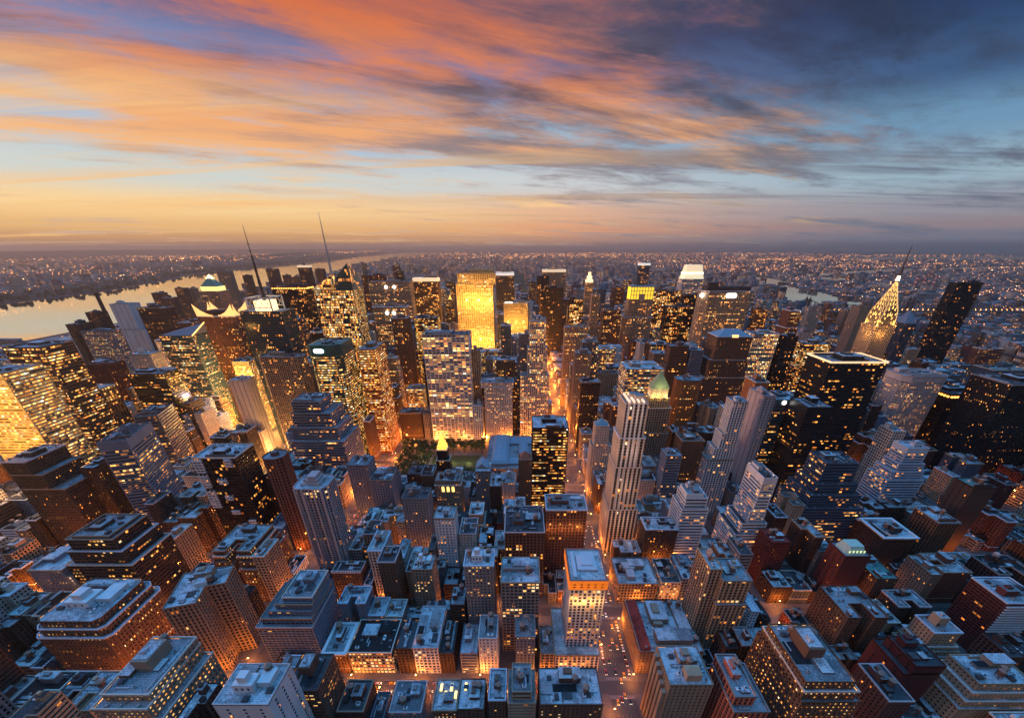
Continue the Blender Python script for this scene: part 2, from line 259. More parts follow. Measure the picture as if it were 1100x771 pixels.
    H('apt', 303, 335, 642, 236, 32, 'balc', 'bluegrey', 1, 'grey', 'blue grey balcony block', 'blue grey apartment block with stacked balconies and an orange lit terrace', kind='apartment_block', tiers=[(6,0,3,0,63),(12,0,6,0,58),(18,0,9,0,53),(22,0,12,0,46)], vb=700)
    H('p51', 304, 341, 742, 160, 28, 'bandpier', 'brown', 3, 'dark', 'brown block with corner lamps', 'brown block with a black cluttered roof at the bottom, left of centre', kind='office_block', bigph=1)
    H('wht52', 228, 288, 757, 133, 26, 'plainw', 'white', 2, 'silver', 'white walled block', 'white walled block with a small stepped penthouse at the bottom edge', kind='office_block', whiteph=1)
    H('cor53', 347, 370, 702, 214, 30, 'punch', 'brown', 3, 'silver', 'white cornice block', 'brown block with a broad white cornice facing the near street', kind='loft_building', cornice=1)
    H('lit53', 373, 420, 701, 214, 34, 'grid', 'grey', 5, 'black', 'lit loft block', 'wide loft block with rows of bright yellow windows and a black roof', kind='loft_building')
    H('l54a', 424, 442, 697, 214, 30, 'punch', 'darkbrown', 2, 'dark', None, 'narrow dark loft building right of the lit wide loft block', kind='loft_building')
    H('l54b', 443, 470, 696, 214, 44, 'grid', 'white', 3, 'silver', 'white columned loft', 'white columned loft building with a long blue roof facing the near street', kind='loft_building')
    H('l54c', 471.5, 487, 702, 214, 34, 'punch', 'darkbrown', 2, 'dark', None, 'dark low loft right of the white columned one', kind='loft_building')
    H('l54d', 494, 513, 702, 214, 30, 'bands', 'bluegrey', 2, 'silver', None, 'low blue roofed loft left of the white gabled front', kind='loft_building')
    H('l54e', 513.5, 534, 686, 214, 24, 'punch', 'white', 3, 'silver', 'white gabled front', 'pale loft building with a small gabled front facing the near street', kind='loft_building')
    H('l54g', 554, 575, 684, 212, 22, 'punch', 'bluegrey', 4, 'silver', None, 'grey loft with lit windows left of the orange topped tower', kind='loft_building')
    H('s55a', 464, 490, 763, 166, 24, 'punch', 'brown', 4, 'silver', None, 'low blue roofed building with yellow skylights at the bottom edge', kind='loft_building', skylights=4)
    H('s55b', 491, 520, 762, 166, 24, 'punch', 'brown', 2, 'silver', None, 'low blue roofed building with a round tank, right of the skylit one', kind='loft_building', skylights=1)
    H('s55c', 525, 543, 752, 166, 24, 'punch', 'brown', 2, 'silver', None, 'narrow building with a bright patchy roof at the bottom edge', kind='loft_building')
    H('s55e', 580, 648, 757, 160, 28, 'punch', 'brown', 2, 'silver', 'broad blue roof', 'building with one broad blue roof below the orange topped tower', kind='loft_building')
    H('s55f', 418, 452, 765, 166, 24, 'punch', 'grey', 1, 'silver', None, 'building with ribbed sawtooth roof at the bottom, left of the skylit one', kind='loft_building')
    H('s55g', 362, 390, 764, 165, 24, 'punch', 'darkbrown', 1, 'silver', None, 'low dark building with pale roof strips across from the lit loft block', kind='loft_building')
    H('orgtop', 613, 652, 624, 222, 36, 'ribbed', 'white', 3, 'white', 'orange topped tower', 'white ribbed tower with a glowing orange top storey beside the avenue', top='orangetop', tiers=[(9,1,8,6,24)], kind='apartment_tower', vb=715)
    H('orgfl', 587, 631, 548, 322, 28, 'piers', 'redbrown', 3, 'silver', 'orange lit ribbed tower', 'brown ribbed tower with floodlit upper storeys beside the avenue', topflood=1, vb=610)
    H('mech', 542, 585, 572, 300, 44, 'piers', 'brown', 3, 'dark', 'roof full of machines', 'wide block with a dark roof crowded by machines, centre', kind='office_block', machines=1)
    H('blu59', 538, 580, 626, 236, 30, 'grid', 'grey', 3, 'silver', 'mottled blue roof', 'block with a mottled blue roof and a lit top storey, centre', kind='office_block')
    H('wh60', 498, 530, 608, 250, 20, 'punch', 'grey', 3, 'silver', 'grey block with white penthouse', 'grey block with a white arched penthouse, centre', kind='office_block', whiteph=1)
    H('cr61', 441, 464, 612, 276, 20, 'punch', 'tan', 3, 'white', 'cream topped block', 'tan block with a bright cream top and small cupola, centre left', kind='office_block', whiteph=1)
    H('ns62', 405, 424, 604, 275, 22, 'punch', 'brown', 1, 'dark', None, 'narrow brown block left of the cream topped one', kind='office_block')
    H('u63', 363, 392, 648, 250, 20, 'punch', 'bluegrey', 2, 'silver', 'U roofed block', 'grey block with a bright U shaped roof left of centre', kind='office_block', shape='U')
    H('cre', 356, 387, 615, 293, 16, 'punch', 'brown', 1, 'dark', 'block with white crenels', 'brown block crowned with a row of white crenels', kind='office_block', crenels=1)
    H('wt65', 414, 432, 662, 250, 20, 'punch', 'grey', 1, 'silver', None, 'grey block with a white ledge and round tank, centre left', kind='loft_building')
    H('wt66', 433.5, 457, 664, 259, 14, 'punch', 'brown', 1, 'silver', None, 'low block with a patchy blue roof and two tanks, centre left', kind='loft_building')
    # ---- right of the avenue ----
    H('e66', 667, 709, 627, 293, 38, 'grid', 'tan', 3, 'silver', 'tan loft with pink penthouse', 'tan loft block with a blue roof right of the avenue', kind='loft_building', x0=100, pinkph=1)
    H('e66b', 711, 732, 626, 293, 36, 'grid', 'cream', 5, 'dark', None, 'narrow loft block with bright cream windows right of the tan loft', kind='loft_building')
    H('e66c', 733, 752, 622, 293, 36, 'grid', 'bluegrey', 2, 'silver', None, 'grey gridded loft block with a blue roof, second right of the tan loft', kind='loft_building')
    H('red67', 687, 756, 700, 214, 56, 'punch', 'tan', 3, 'silver', 'blue roof with red mansard', 'large block with a red mansard edge and patchy blue roof beside the avenue', kind='office_block', mansard=1, x0=100)
    H('s68', 705, 752, 736, 160, 30, 'punch', 'tan', 1, 'silver', 'tan block with stepped dormers', 'tan apartment block with stepped dormers on its left side, bottom', kind='apartment_block', dormers=1, x0=100)
    H('sal', 790, 813, 748, 150, 30, 'ribbed', 'salmon', 2, 'silver', 'salmon ribbed tower', 'salmon pink ribbed tower at the bottom edge', kind='apartment_tower', tiers=[(0,9,4,0,62)])
    H('brn70', 866, 920, 733, 150, 44, 'punch2', 'brown', 5, 'grey', 'big brown block with lit windows', 'big brown block with scattered lit windows and a penthouse, bottom right', kind='office_block', tiers=[(0,3,2,3,80),(0,6,4,6,72)], bigph=1)
    H('bal71', 1082, 1125, 648, 236, 30, 'balc', 'darkred', 1, 'silver', 'white framed balcony block', 'dark red block with white framed balconies at the right edge', kind='apartment_block')
    H('pln72', 984, 1017, 716, 180, 26, 'plainb', 'darkred', 1, 'silver', 'plain dark red tower', 'dark red tower with a blank front wall, lower right', kind='apartment_tower', vb=771, tiers=[(5,0,0,4,50)])
    H('ter73', 1052, 1112, 735, None, 24, 'punch', 'beige', 2, 'silver', 'beige terraced block at corner', 'beige terraced block in the bottom right corner', kind='apartment_block', h=50, tiers=[(3,0,2,0,43),(6,0,4,0,36),(9,0,6,0,29)])
    H('ter74', 1004, 1034, 680, 215, 18, 'punch', 'beige', 2, 'grey', 'beige stepped terraces', 'beige block with stepped terraces above the plain dark red tower', kind='apartment_block', tiers=[(3,2,2,0,36),(6,4,4,0,32),(9,6,6,0,28)], bigph=1)
    H('brh75', 911, 955, 664, 226, 36, 'punch', 'brown', 2, 'grey', None, 'brown block with a sunken roof court, right of the blue penthouse', kind='apartment_block', shape='U')
    H('brh76', 966, 1000, 652, 252, 20, 'punch', 'darkbrown', 1, 'silver', None, 'dark brown twin roofed block right of the sunken roof court', kind='apartment_block', shape='U')
    H('brk77', 926, 966, 622, None, 34, 'punch', 'brown', 2, 'green', None, 'wide brown brick block with a garden on its roof, right side', kind='apartment_block', h=46, shape='L')
    H('pav79', 908, 936, 598, None, 22, 'plainb', 'darkred', 1, 'grey', 'dark red block with green pavilion', 'dark red block capped by a pale green lit pavilion', kind='apartment_block', top='pavilion', h=66)
    H('cor80', 950, 985, 578, None, 34, 'punch', 'darkbrown', 1, 'silver', 'dark block with white cornice', 'dark block with a white cornice and cluttered blue roof, right side', kind='apartment_block', cornice=1, h=52)
    H('cor80b', 926, 950, 562, None, 30, 'punch', 'darkbrown', 1, 'silver', None, 'dark block with a patchy blue roof behind the white cornice block', kind='apartment_block', h=48)
    H('rib81', 1009, 1032, 562, None, 30, 'ribbed', 'brown', 1, 'silver', None, 'brown ribbed apartment slab right of the white cornice block', kind='apartment_block', h=66)
    H('grn82', 1046, 1072, 524, None, 22, 'plainb', 'darkbrown', 1, 'green', 'brown tower with green roof', 'plain brown tower with a small green roof at the right', kind='apartment_tower', h=92)
    H('bdot', 1088, 1160, 414, 520, 55, 'punch', 'black', 3, 'dark', 'black tower with dotted lights', 'black tower with gridded dots of light cut by the right edge')
    H('bcrown', 1022, 1072, 424, 612, 50, 'glass', 'black', 2, 'dark', 'black tower with orange lamps', 'black tower with a row of orange lamps under its roof, right', crownlamps=1)
    H('mobil', 975, 1024, 405, 615, 50, 'fine', 'silverw', 4, 'grey', 'silver office tower', 'silver grey tower with fine windows and a plain top band, right', octo=9, blanktop=8)
    H('chan', 893, 953, 390, 540, 50, 'bands', 'black', 3, 'grey', 'black flared tower', 'broad black tower with a pale lit roof rim and orange rows', litrim=1, tiers=[(4,2,0,4,120)])
    H('d88', 868, 896, 438, 455, 36, 'bands', 'black', 3, 'silver', 'black slatted tower', 'black slatted tower with a sunken roof left of the black flared one', blanktop=9)
    H('slabA', 821, 834, 426, 470, 36, 'plainw', 'pinkgrey', 1, 'grey', 'pink grey slab end', 'narrow pink grey slab end with serrated balconies')
    H('slabB', 835, 858, 430, 492, 34, 'bands', 'teal', 4, 'silver', 'teal roofed banded block', 'banded block with a teal roof and round white light right of the pink slab', roundlight=1)
    H('wsl', 788, 804, 432, 455, 18, 'ribbed', 'white', 2, 'grey', 'slender white setback tower', 'slender white ribbed tower stepping down to the left', tiers=[(3,1,0,2,118),(8,2,0,4,98),(13,3,0,6,82)], kind='apartment_tower')
    H('rbk', 812, 827, 411, 560, 30, 'punch', 'orange', 1, 'dark', None, 'orange red brick block between the brown hipped tower and pink slab', kind='office_block')
    H('wbs', 821, 836, 514, 350, 34, 'bands', 'white', 4, 'dark', 'white framed slab', 'white framed slab with blue banded side, right of centre', tiers=[(2,1,0,0,74),(8,5,2,0,60),(14,8,6,2,48)], blanktop=7)
    H('wb93', 738, 757, 531, 345, 20, 'bands', 'white', 2, 'grey', 'white banded setback block', 'white banded block with setbacks right of the white striped tower', kind='office_block', tiers=[(1,4,2,2,96),(4,6,5,4,84)], blanktop=6)
    H('l94', 694, 729, 569, 338, 22, 'punch', 'darkbrown', 2, 'silver', 'dark block with blue roof strips', 'dark block with blue roof strips right of the white striped tower', kind='office_block')
    H('fin96', 763, 777, 612, 236, 26, 'ribbed', 'beige', 2, 'silver', 'beige crested block', 'beige block with crested blue roofs, left part of the stepped pair', kind='apartment_block')
    H('fin96b', 777, 808, 624, 232, 26, 'ribbed', 'beige', 2, 'silver', None, 'beige stepped block with lit finials, right part of the stepped pair', kind='apartment_block', tiers=[(0,2,2,2,66)])
    H('red97', 829, 850, 583, 318, 24, 'punch', 'darkred', 2, 'red', 'bright red roofed house', 'dark red block with a flat bright red roof', kind='apartment_block')
    H('trr99', 888, 924, 498, None, 30, 'bands', 'slate', 4, 'silver', 'slate terraced block', 'slate block with long lit terraces stepping down, right', kind='office_block', h=112, tiers=[(5,5,5,2,88),(11,10,10,4,76),(17,15,15,6,62)])
    H('zig', 976, 999, 482, None, 22, 'bands', 'bluewhite', 3, 'silver', 'blue white ziggurat', 'pale blue white ziggurat with a blank square top, right', kind='office_block', h=112, tiers=[(3,3,2,0,92),(8,5,4,2,82),(12,7,7,4,72)], blanktop=6)
    H('crm', 960, 974, 464, None, 22, 'grid', 'cream', 2, 'grey', None, 'narrow cream gridded slab left of the ziggurat', kind='apartment_tower', h=120)
    H('w3a', 733, 757, 474, 470, 26, 'punch', 'brown', 3, 'dark', None, 'brown block with a dark roof between the pyramid topped and slender white towers', kind='office_block')
    H('hx', 716, 733, 490, 440, 22, 'bands', 'bluegrey', 3, 'silver', None, 'grey block with a bulging roof right of the pyramid topped tower', kind='office_block')
    # ---- far east ----
    H('trump', 1029, 1057, 304, 1121, 24, 'glass', 'black', 1, 'dark', 'lone black slab', 'tall lone black slab leaning against the far eastern city', kind='apartment_tower', vb=385)
    H('un1', 972, 985, 348, 900, 30, 'glass', 'slate', 1, 'dark', 'dark wedge tower', 'dark blue wedge topped tower right of the glowing spire', top='wedge2')
    H('br104', 925, 940, 330, 1000, 30, 'plainb', 'brown', 1, 'dark', None, 'brown and black slab left of the glowing spire', kind='apartment_tower')
    H('gr105', 1068, 1110, 398, 760, 40, 'punch', 'slate', 3, 'green', None, 'slate block with a broad green roof at the right edge', kind='office_block')
    H('bt106', 1055, 1080, 375, 1000, 24, 'punch', 'redbrown', 3, 'grey', None, 'red brown block with dotted windows above the green roof', kind='apartment_block')
    H('t1', 842, 858, 362, 780, 30, 'glass', 'black', 1, 'dark', None, 'black tower right of the bright window tower', kind='office_tower')
    H('t2', 858, 872, 357, 900, 24, 'plainw', 'pinkgrey', 0, 'grey', None, 'pale blank slab end right of the bright window tower', kind='apartment_tower')
    H('t3', 865, 893, 370, 800, 34, 'bands', 'darkbrown', 5, 'grey', None, 'dark block with wavy yellow rows above the black flared tower', kind='office_block')
    H('t4', 870, 884, 330, 1350, 20, 'ribbed', 'cream', 1, 'grey', None, 'white ribbed twin apartment tower in the distance, right of centre', kind='apartment_tower')
    H('t5', 812, 826, 333, 1200, 26, 'glass', 'orange', 3, 'dark', None, 'dark red tower just right of the wide octagonal one', kind='office_tower')
    H('e1', 687, 699, 283, 2000, 24, 'glass', 'slate', 2, 'white', None, 'distant dark tower with a pale lit top left of the glowing tapered one', kind='apartment_tower', cap='white')
    H('m1', 610, 620, 330, 1200, 24, 'bands', 'darkbrown', 5, 'dark', None, 'small dark banded tower behind the avenue trees', kind='office_tower')
    H('m2', 612, 627, 322, 1100, 24, 'glass', 'black', 4, 'dark', None, 'black tower with yellow rows right of the black box tower', kind='office_tower')
    H('m3', 636, 645, 317, 1080, 20, 'piers', 'tan', 2, 'grey', None, 'tan stepped tower with a light turret right of the slim crown tower', kind='office_tower', tiers=[(3,3,2,2,150)])
    H('m4', 648, 668, 334, 1000, 24, 'piers', 'darkbrown', 3, 'dark', None, 'dark ribbed tower left of the yellow crowned tower', kind='office_tower')
    H('m5', 607, 632, 352, 880, 26, 'piers', 'tan', 3, 'grey', None, 'tan ribbed block right of the tall cream tower', kind='office_tower')
    H('m6', 626, 643, 368, 760, 24, 'ribbed', 'grey', 3, 'silver', None, 'grey stepped tower with gothic crest right of the avenue', kind='office_tower', tiers=[(3,3,2,2,140)])
    H('m7', 618, 636, 380, 730, 24, 'punch', 'brown', 3, 'grey', None, 'brown block along the right side of the glowing avenue', kind='office_tower')
def rot_corners(b):
    cx, cy = (b['x0'] + b['x1']) / 2, (b['y0'] + b['y1']) / 2
    hw, hd = (b['x1'] - b['x0']) / 2, (b['y1'] - b['y0']) / 2
    r = math.radians(b.get('rot', 0)); c, s = math.cos(r), math.sin(r)
    return [(cx + c * a - s * e, cy + s * a + c * e) for a, e in ((-hw, -hd), (hw, -hd), (hw, hd), (-hw, hd))]
def bbox(b, m=0):
    t = b.get('tiers') or []
    l = max([q[0] for q in t] + [0]); r = max([q[1] for q in t] + [0]); f = max([q[2] for q in t] + [0]); k = max([q[3] for q in t] + [0])
    p = rot_corners(b)
    return min(q[0] for q in p) - l - m, max(q[0] for q in p) + r + m, min(q[1] for q in p) - f - m, max(q[1] for q in p) + k + m
SPECIAL = [(-56, 66, 536, 668), (-211, -58, 536, 670), (591, 637, 697, 743)]  # library, park, spire tower
def visb(b):
    """lowest photo row a landmark shows at, and its column range there"""
    top = b['py']; base = proj(0, b['y0'], 0)[1]
    return b.get('vb') or top + (0.62 if b['y0'] < 850 else .42) * (base - top)
def fillers():
    rnd = random.Random(11)
    keep = [bbox(b, 0.5) for b in HEROES] + SPECIAL
    out = []
    xs = [(a[0] + a[1], b[0] - b[1]) for a, b in zip(AVES[:-1], AVES[1:])] + [(1140, 1325)]
    for n in range(34, 61):
        ya, yb = street(n) + 10, street(n + 1) - 10
        if n in (42, 57, 34): ya += 5
        for bi, (xa, xb) in enumerate(xs):
            near = (n < 43 and -800 < xa < 900)
            for row in (0, 1):
                x = xa + 4
                while x < xb - 8:
                    w = (rnd.uniform(9, 21) if rnd.random() < .75 else rnd.uniform(18, 32)) if near else rnd.uniform(18, 46)
                    if n >= 42 and -800 < x < 700: w = rnd.uniform(24, 48)
                    w = min(w, xb - 4 - x)
                    if xb - 4 - (x + w) < 10: w = xb - 4 - x
                    ym = (ya + yb) / 2 + rnd.uniform(-3, 3)
                    y0, y1 = (ya + rnd.uniform(0, 1.5), ym - .4) if row == 0 else (ym + .4, yb - rnd.uniform(0, 1.5))
                    r = rnd.random(); r2 = rnd.random(); r3 = rnd.random()
                    X, Y = x + w / 2, (y0 + y1) / 2
                    if Y < 560:
                        if X > 260: h = 14 + 34 * r ** 1.6 + (30 if r2 < .12 else 0)
                        elif X < -520: h = 14 + 50 * r ** 1.5
                        else: h = 24 + 48 * r ** 1.3 + (18 if r2 < .12 else 0)
                    elif X < -1300: h = 9 + 14 * r ** 2
                    elif X < -800: h = 12 + 34 * r ** 2 + (60 if r2 < .05 else 0)
                    elif X > 720: h = 16 + 60 * r ** 2 + (50 if r2 < .12 else 0)
                    elif Y < 700: h = 40 + 90 * r ** 1.4
                    else: h = 60 + 150 * r ** 1.1
                    if Y > 1900: h = min(h, 40 + 80 * r)
                    bd = broadway(Y)
                    b = dict(x0=x, x1=x + w - rnd.choice((0, 0, .6, 1.5)), y0=y0, y1=y1, h=h, seed=rnd.randrange(1 << 30))
                    x += w
                    if Y < 2100 and b['x0'] < bd + 13 + 9 and b['x1'] > bd - 13 - 9: continue
                    if any(b['x0'] < k[1] and b['x1'] > k[0] and b['y0'] < k[3] and b['y1'] > k[2] for k in keep):
                        # try to shrink in x against the landmark
                        ok = False
                        for k in keep:
                            if b['x0'] < k[1] and b['x1'] > k[0] and b['y0'] < k[3] and b['y1'] > k[2]:
                                if k[1] < b['x1'] - 9: b['x0'] = k[1] + .3
                                elif k[0] > b['x0'] + 9: b['x1'] = k[0] - .3
                                elif k[2] > b['y0'] + 9: b['y1'] = k[2] - .3
                                elif k[3] < b['y1'] - 9: b['y0'] = k[3] + .3
                        if b['x1'] - b['x0'] < 7 or b['y1'] - b['y0'] < 7: continue
                        if any(b['x0'] < k[1] and b['x1'] > k[0] and b['y0'] < k[3] and b['y1'] > k[2] for k in keep): continue
                    # keep the landmarks behind in view
                    for t in HEROES + FAKE:
                        if t['y0'] <= b['y0'] + 2: continue
                        for _ in range(40):
                            p0 = proj(b['x0'], b['y0'], b['h']); p1 = proj(b['x1'], b['y1'], b['h']); p2 = proj(b['x0'], b['y1'], b['h']); p3 = proj(b['x1'], b['y0'], b['h'])
                            lo = min(p0[0], p1[0], p2[0], p3[0]); hi = max(p0[0], p1[0], p2[0], p3[0]); top = min(p1[1], p2[1])
                            q0 = t['L'] + (558 - t['L']) * (top - t['py']) / (1254 - t['py']); q1 = t['R'] + (558 - t['R']) * (top - t['py']) / (1254 - t['py'])
                            if lo < q1 + 1 and hi > q0 - 1 and top < visb(t) and b['h'] > 13: b['h'] -= 4
                            else: break
                    b['h'] = max(b['h'], 11)
                    # in the frame?
                    p = [proj(xx, yy, zz) for xx in (b['x0'], b['x1']) for yy in (b['y0'], b['y1']) for zz in (0, b['h'])]
                    if any(q is None for q in p): continue
                    if max(q[0] for q in p) < 0 or min(q[0] for q in p) > 1100 or min(q[1] for q in p) > 771: continue
                    out.append(b)
    for i, b in enumerate(out): b['i'] = i
    return out
# sight lines kept open: park, avenue canyons, pier lights
FAKE = [dict(L=428, R=522, py=484, y0=536, vb=499), dict(L=507, R=572, py=478, y0=536, vb=505), dict(L=586, R=606, py=395, y0=1500, vb=452), dict(L=598, R=616, py=452, y0=700, vb=520),
        dict(L=386, R=424, py=456, y0=560, vb=500), dict(L=238, R=292, py=378, y0=760, vb=455), dict(L=916, R=958, py=300, y0=700, vb=395), dict(L=372, R=380, py=550, y0=450, vb=562), dict(L=-20, R=66, py=330, y0=3000, vb=369)]
# ---------------------------------------------------------------- materials
MATS = {}
def pmat(name, build):
    if name in MATS: return MATS[name]
    m = bpy.data.materials.new(name); m.use_nodes = True; m.node_tree.nodes.clear()
    N = NT(m.node_tree); sh = build(N)
    out = N.n('ShaderNodeOutputMaterial'); N.l(sh, out.inputs[0])
    m.cycles.emission_sampling = 'NONE'
    MATS[name] = m; return m
def principled(N, col, rough=.8, metal=0.0, em=None, ems=0.0, bump=None, spec=.3):
    p = N.n('ShaderNodeBsdfPrincipled')
    N.setin(p, 'Base Color', col); N.setin(p, 'Roughness', rough); N.setin(p, 'Metallic', metal); p.inputs['Specular IOR Level'].default_value = spec
    if em is not None:
        N.setin(p, 'Emission Color', em); N.setin(p, 'Emission Strength', ems)
    if bump is not None:
        b = N.n('ShaderNodeBump'); b.inputs['Strength'].default_value = .5; b.inputs['Distance'].default_value = .3
        N.l(bump, b.inputs['Height']); N.l(b.outputs[0], p.inputs['Normal'])
    return p.outputs[0]
WALL = dict(white=(.78, .73, .70), cream=(.60, .50, .41), beige=(.44, .31, .20), tan=(.30, .215, .15), brown=(.15, .085, .055), darkbrown=(.07, .045, .035),
            redbrown=(.17, .075, .055), darkred=(.12, .035, .03), salmon=(.45, .14, .09), orange=(.42, .16, .06), grey=(.24, .225, .22), bluegrey=(.20, .22, .26), slate=(.09, .12, .16),
            bluewhite=(.50, .56, .66), pinkgrey=(.46, .37, .36), black=(.018, .018, .022), teal=(.06, .11, .12), green=(.025, .10, .085), goldstone=(.50, .36, .18), silverw=(.52, .47, .45))
def wall_mat(c):
    def b(N):
        g = N.n('ShaderNodeNewGeometry').outputs['Position']
        mp = N.n('ShaderNodeVectorMath', operation='MULTIPLY'); N.l(g, mp.inputs[0]); mp.inputs[1].default_value = (1, 1, .35)
        n = N.noise(mp.outputs[0], .12, 5, .65); f = N.noise(g, 1.1, 3, .6)
        rnd = N.n('ShaderNodeObjectInfo').outputs['Random']
        v = N.m('ADD', N.m('MULTIPLY', n, .9), N.m('MULTIPLY', f, .35))
        col = N.mix(v, tuple(q * .55 for q in WALL[c]), tuple(min(q * 1.35, .85) for q in WALL[c]))
        return principled(N, col, .35 if c in ('black', 'teal', 'green', 'slate') else .82)
    return pmat('facade ' + c, b)
ROOF = dict(silver=(.60, .61, .63), grey=(.34, .34, .35), dark=(.085, .085, .09), black=(.02, .02, .022), white=(.68, .67, .66), red=(.42, .05, .035), green=(.16, .32, .27))
def roof_mat(c):
    def b(N):
        g = N.n('ShaderNodeNewGeometry').outputs['Position']
        rnd = N.n('ShaderNodeObjectInfo').outputs['Random']; g = (lambda vm: (N.l(g, vm.inputs[0]), N.l(N.xyz(N.m('MULTIPLY', rnd, 900), 0, 0), vm.inputs[1]), vm.outputs[0])[2])(N.n('ShaderNodeVectorMath', operation='ADD')); n = N.noise(g, .05, 6, .66, .3); f = N.noise(g, .6, 5, .7); br = N.n('ShaderNodeTexBrick'); N.l(g, br.inputs['Vector'])
        br.inputs['Scale'].default_value = .22; br.inputs['Mortar Size'].default_value = .03; br.inputs['Color1'].default_value = (1, 1, 1, 1); br.inputs['Color2'].default_value = (.82, .82, .82, 1); br.inputs['Mortar'].default_value = (.45, .45, .45, 1)
        k = N.smooth(N.m('ADD', N.m('MULTIPLY', n, .62), N.m('MULTIPLY', f, .38)), .43, .57)
        lo = .42 if c == 'silver' else .5
        col = N.mix(k, tuple(q * lo for q in ROOF[c]), tuple(min(.85, q * 1.15) for q in ROOF[c]))
        col = N.mix(1.0, col, br.outputs['Color'], 'MULTIPLY')
        return principled(N, col, .75)
    return pmat('roof ' + c, b)
def plain(name, col, rough=.6, metal=0.0):
    def b(N):
        g = N.n('ShaderNodeNewGeometry').outputs['Position']; n = N.noise(g, .7, 3, .6)
        return principled(N, N.mix(n, tuple(q * .7 for q in col), tuple(min(q * 1.25, .9) for q in col)), rough, metal)
    return pmat(name, b)
def glow(name, col, s, sample=False):
    def b(N):
        g = N.n('ShaderNodeNewGeometry').outputs['Position']; n = N.noise(g, .35, 2, .6)
        return principled(N, col, .5, 0, col, N.m('MULTIPLY', N.m('ADD', N.m('MULTIPLY', n, .8), .6), s))
    m = pmat(name, b)
    if sample: m.cycles.emission_sampling = 'FRONT'
    return m
LITP = [0.0, .05, .12, .24, .40, .60, .80]
def lit_nodes(N, frac, gain=1.0, clump=1.0):
    """which panes are lit: a pane is one UV cell; rooms switch on one by one and floor by floor"""
    uv = N.n('ShaderNodeUVMap').outputs[0]
    rnd = N.n('ShaderNodeObjectInfo').outputs['Random']
    fl = N.n('ShaderNodeVectorMath', operation='FLOOR'); N.l(uv, fl.inputs[0])
    fr = N.n('ShaderNodeVectorMath', operation='FRACTION'); N.l(uv, fr.inputs[0])
    s = N.n('ShaderNodeSeparateXYZ'); N.l(fl.outputs[0], s.inputs[0])
    q = N.n('ShaderNodeSeparateXYZ'); N.l(fr.outputs[0], q.inputs[0])
    off = N.m('MULTIPLY', rnd, 731.0)
    cell = N.xyz(s.outputs[0], s.outputs[1], off)
    w = N.n('ShaderNodeTexWhiteNoise', noise_dimensions='3D'); N.l(cell, w.inputs[0])
    w2 = N.n('ShaderNodeTexWhiteNoise', noise_dimensions='3D'); N.l(N.xyz(N.m('FLOOR', N.m('DIVIDE', s.outputs[0], 7.0)), s.outputs[1], N.m('ADD', off, 9.0)), w2.inputs[0])
    area = N.noise(N.xyz(N.m('MULTIPLY', s.outputs[0], .09), N.m('MULTIPLY', s.outputs[1], .13), off), 1.0, 2, .5)
    v = N.m('ADD', N.m('MULTIPLY', w.outputs[0], .42), N.m('MULTIPLY', w2.outputs[0], .58))
    thr = N.m('ADD', N.m('MULTIPLY', N.m('SUBTRACT', area, .5), .9 * clump), frac)
    on = N.m('LESS_THAN', v, N.m('ADD', N.m('MULTIPLY', thr, .74), .05)) if isinstance(frac, float) and frac > .01 else N.m('LESS_THAN', v, thr)
    sc = N.n('ShaderNodeSeparateColor'); N.l(w.outputs[1], sc.inputs[0])
    tint = N.ramp(sc.outputs[0], [(0, (1, .26, .035)), (.35, (1, .42, .08)), (.7, (1, .58, .17)), (.92, (1, .78, .42)), (1, (.85, .95, .9))], 'LINEAR')
    k = N.m('MULTIPLY', N.m('ADD', N.m('POWER', sc.outputs[1], 3.0), .13), on)
    inner = N.m('ADD', .55, N.m('MULTIPLY', q.outputs[1], .7))
    return tint, N.m('MULTIPLY', N.m('MULTIPLY', k, inner), 2.6 * gain), q, off
def glass_mat(level, gain=1.0, tone='dark'):
    base = dict(dark=(.012, .015, .02), green=(.006, .05, .04), blue=(.02, .035, .055), brown=(.03, .016, .012), gold=(.10, .055, .02))[tone]
    def b(N):
        tint, st, q, off = lit_nodes(N, LITP[level] if level else .02, gain * LIT_GAIN)
        mull = N.m('ADD', N.m('LESS_THAN', q.outputs[0], .07), N.m('LESS_THAN', q.outputs[1], .06), clamp=True)
        st = N.m('MULTIPLY', st, N.m('SUBTRACT', 1.0, mull))
        return principled(N, N.mix(mull, base, (.07, .06, .055)), N.m('ADD', .12, N.m('MULTIPLY', mull, .5)), 0, tint, st, spec=.6)
    return pmat('glazing %d %s %.1f' % (level, tone, gain), b)
def city_mat():
    """massed far buildings: wall colour from the mesh, windows drawn per UV cell"""
    def b(N):
        at_ = N.n('ShaderNodeAttribute', attribute_name='wallcol'); al = N.n('ShaderNodeAttribute', attribute_name='litfrac')
        tint, st, q, off = lit_nodes(N, al.outputs['Fac'], 1.0, .8)
        wx = N.m('MULTIPLY', N.m('GREATER_THAN', q.outputs[0], .24), N.m('LESS_THAN', q.outputs[0], .80))
        wy = N.m('MULTIPLY', N.m('GREATER_THAN', q.outputs[1], .28), N.m('LESS_THAN', q.outputs[1], .80))
        win = N.m('MULTIPLY', wx, wy)
        g = N.n('ShaderNodeNewGeometry').outputs['Position']; n = N.noise(g, .08, 4, .6)
        wallc = N.mix(n, N.mix(1.0, at_.outputs['Color'], (.6, .6, .6), 'MULTIPLY'), at_.outputs['Color'])
        return principled(N, N.mix(win, wallc, (.015, .018, .024)), N.m('SUBTRACT', .85, N.m('MULTIPLY', win, .65)), 0, tint, N.m('MULTIPLY', st, win))
    return pmat('massed city walls', b)
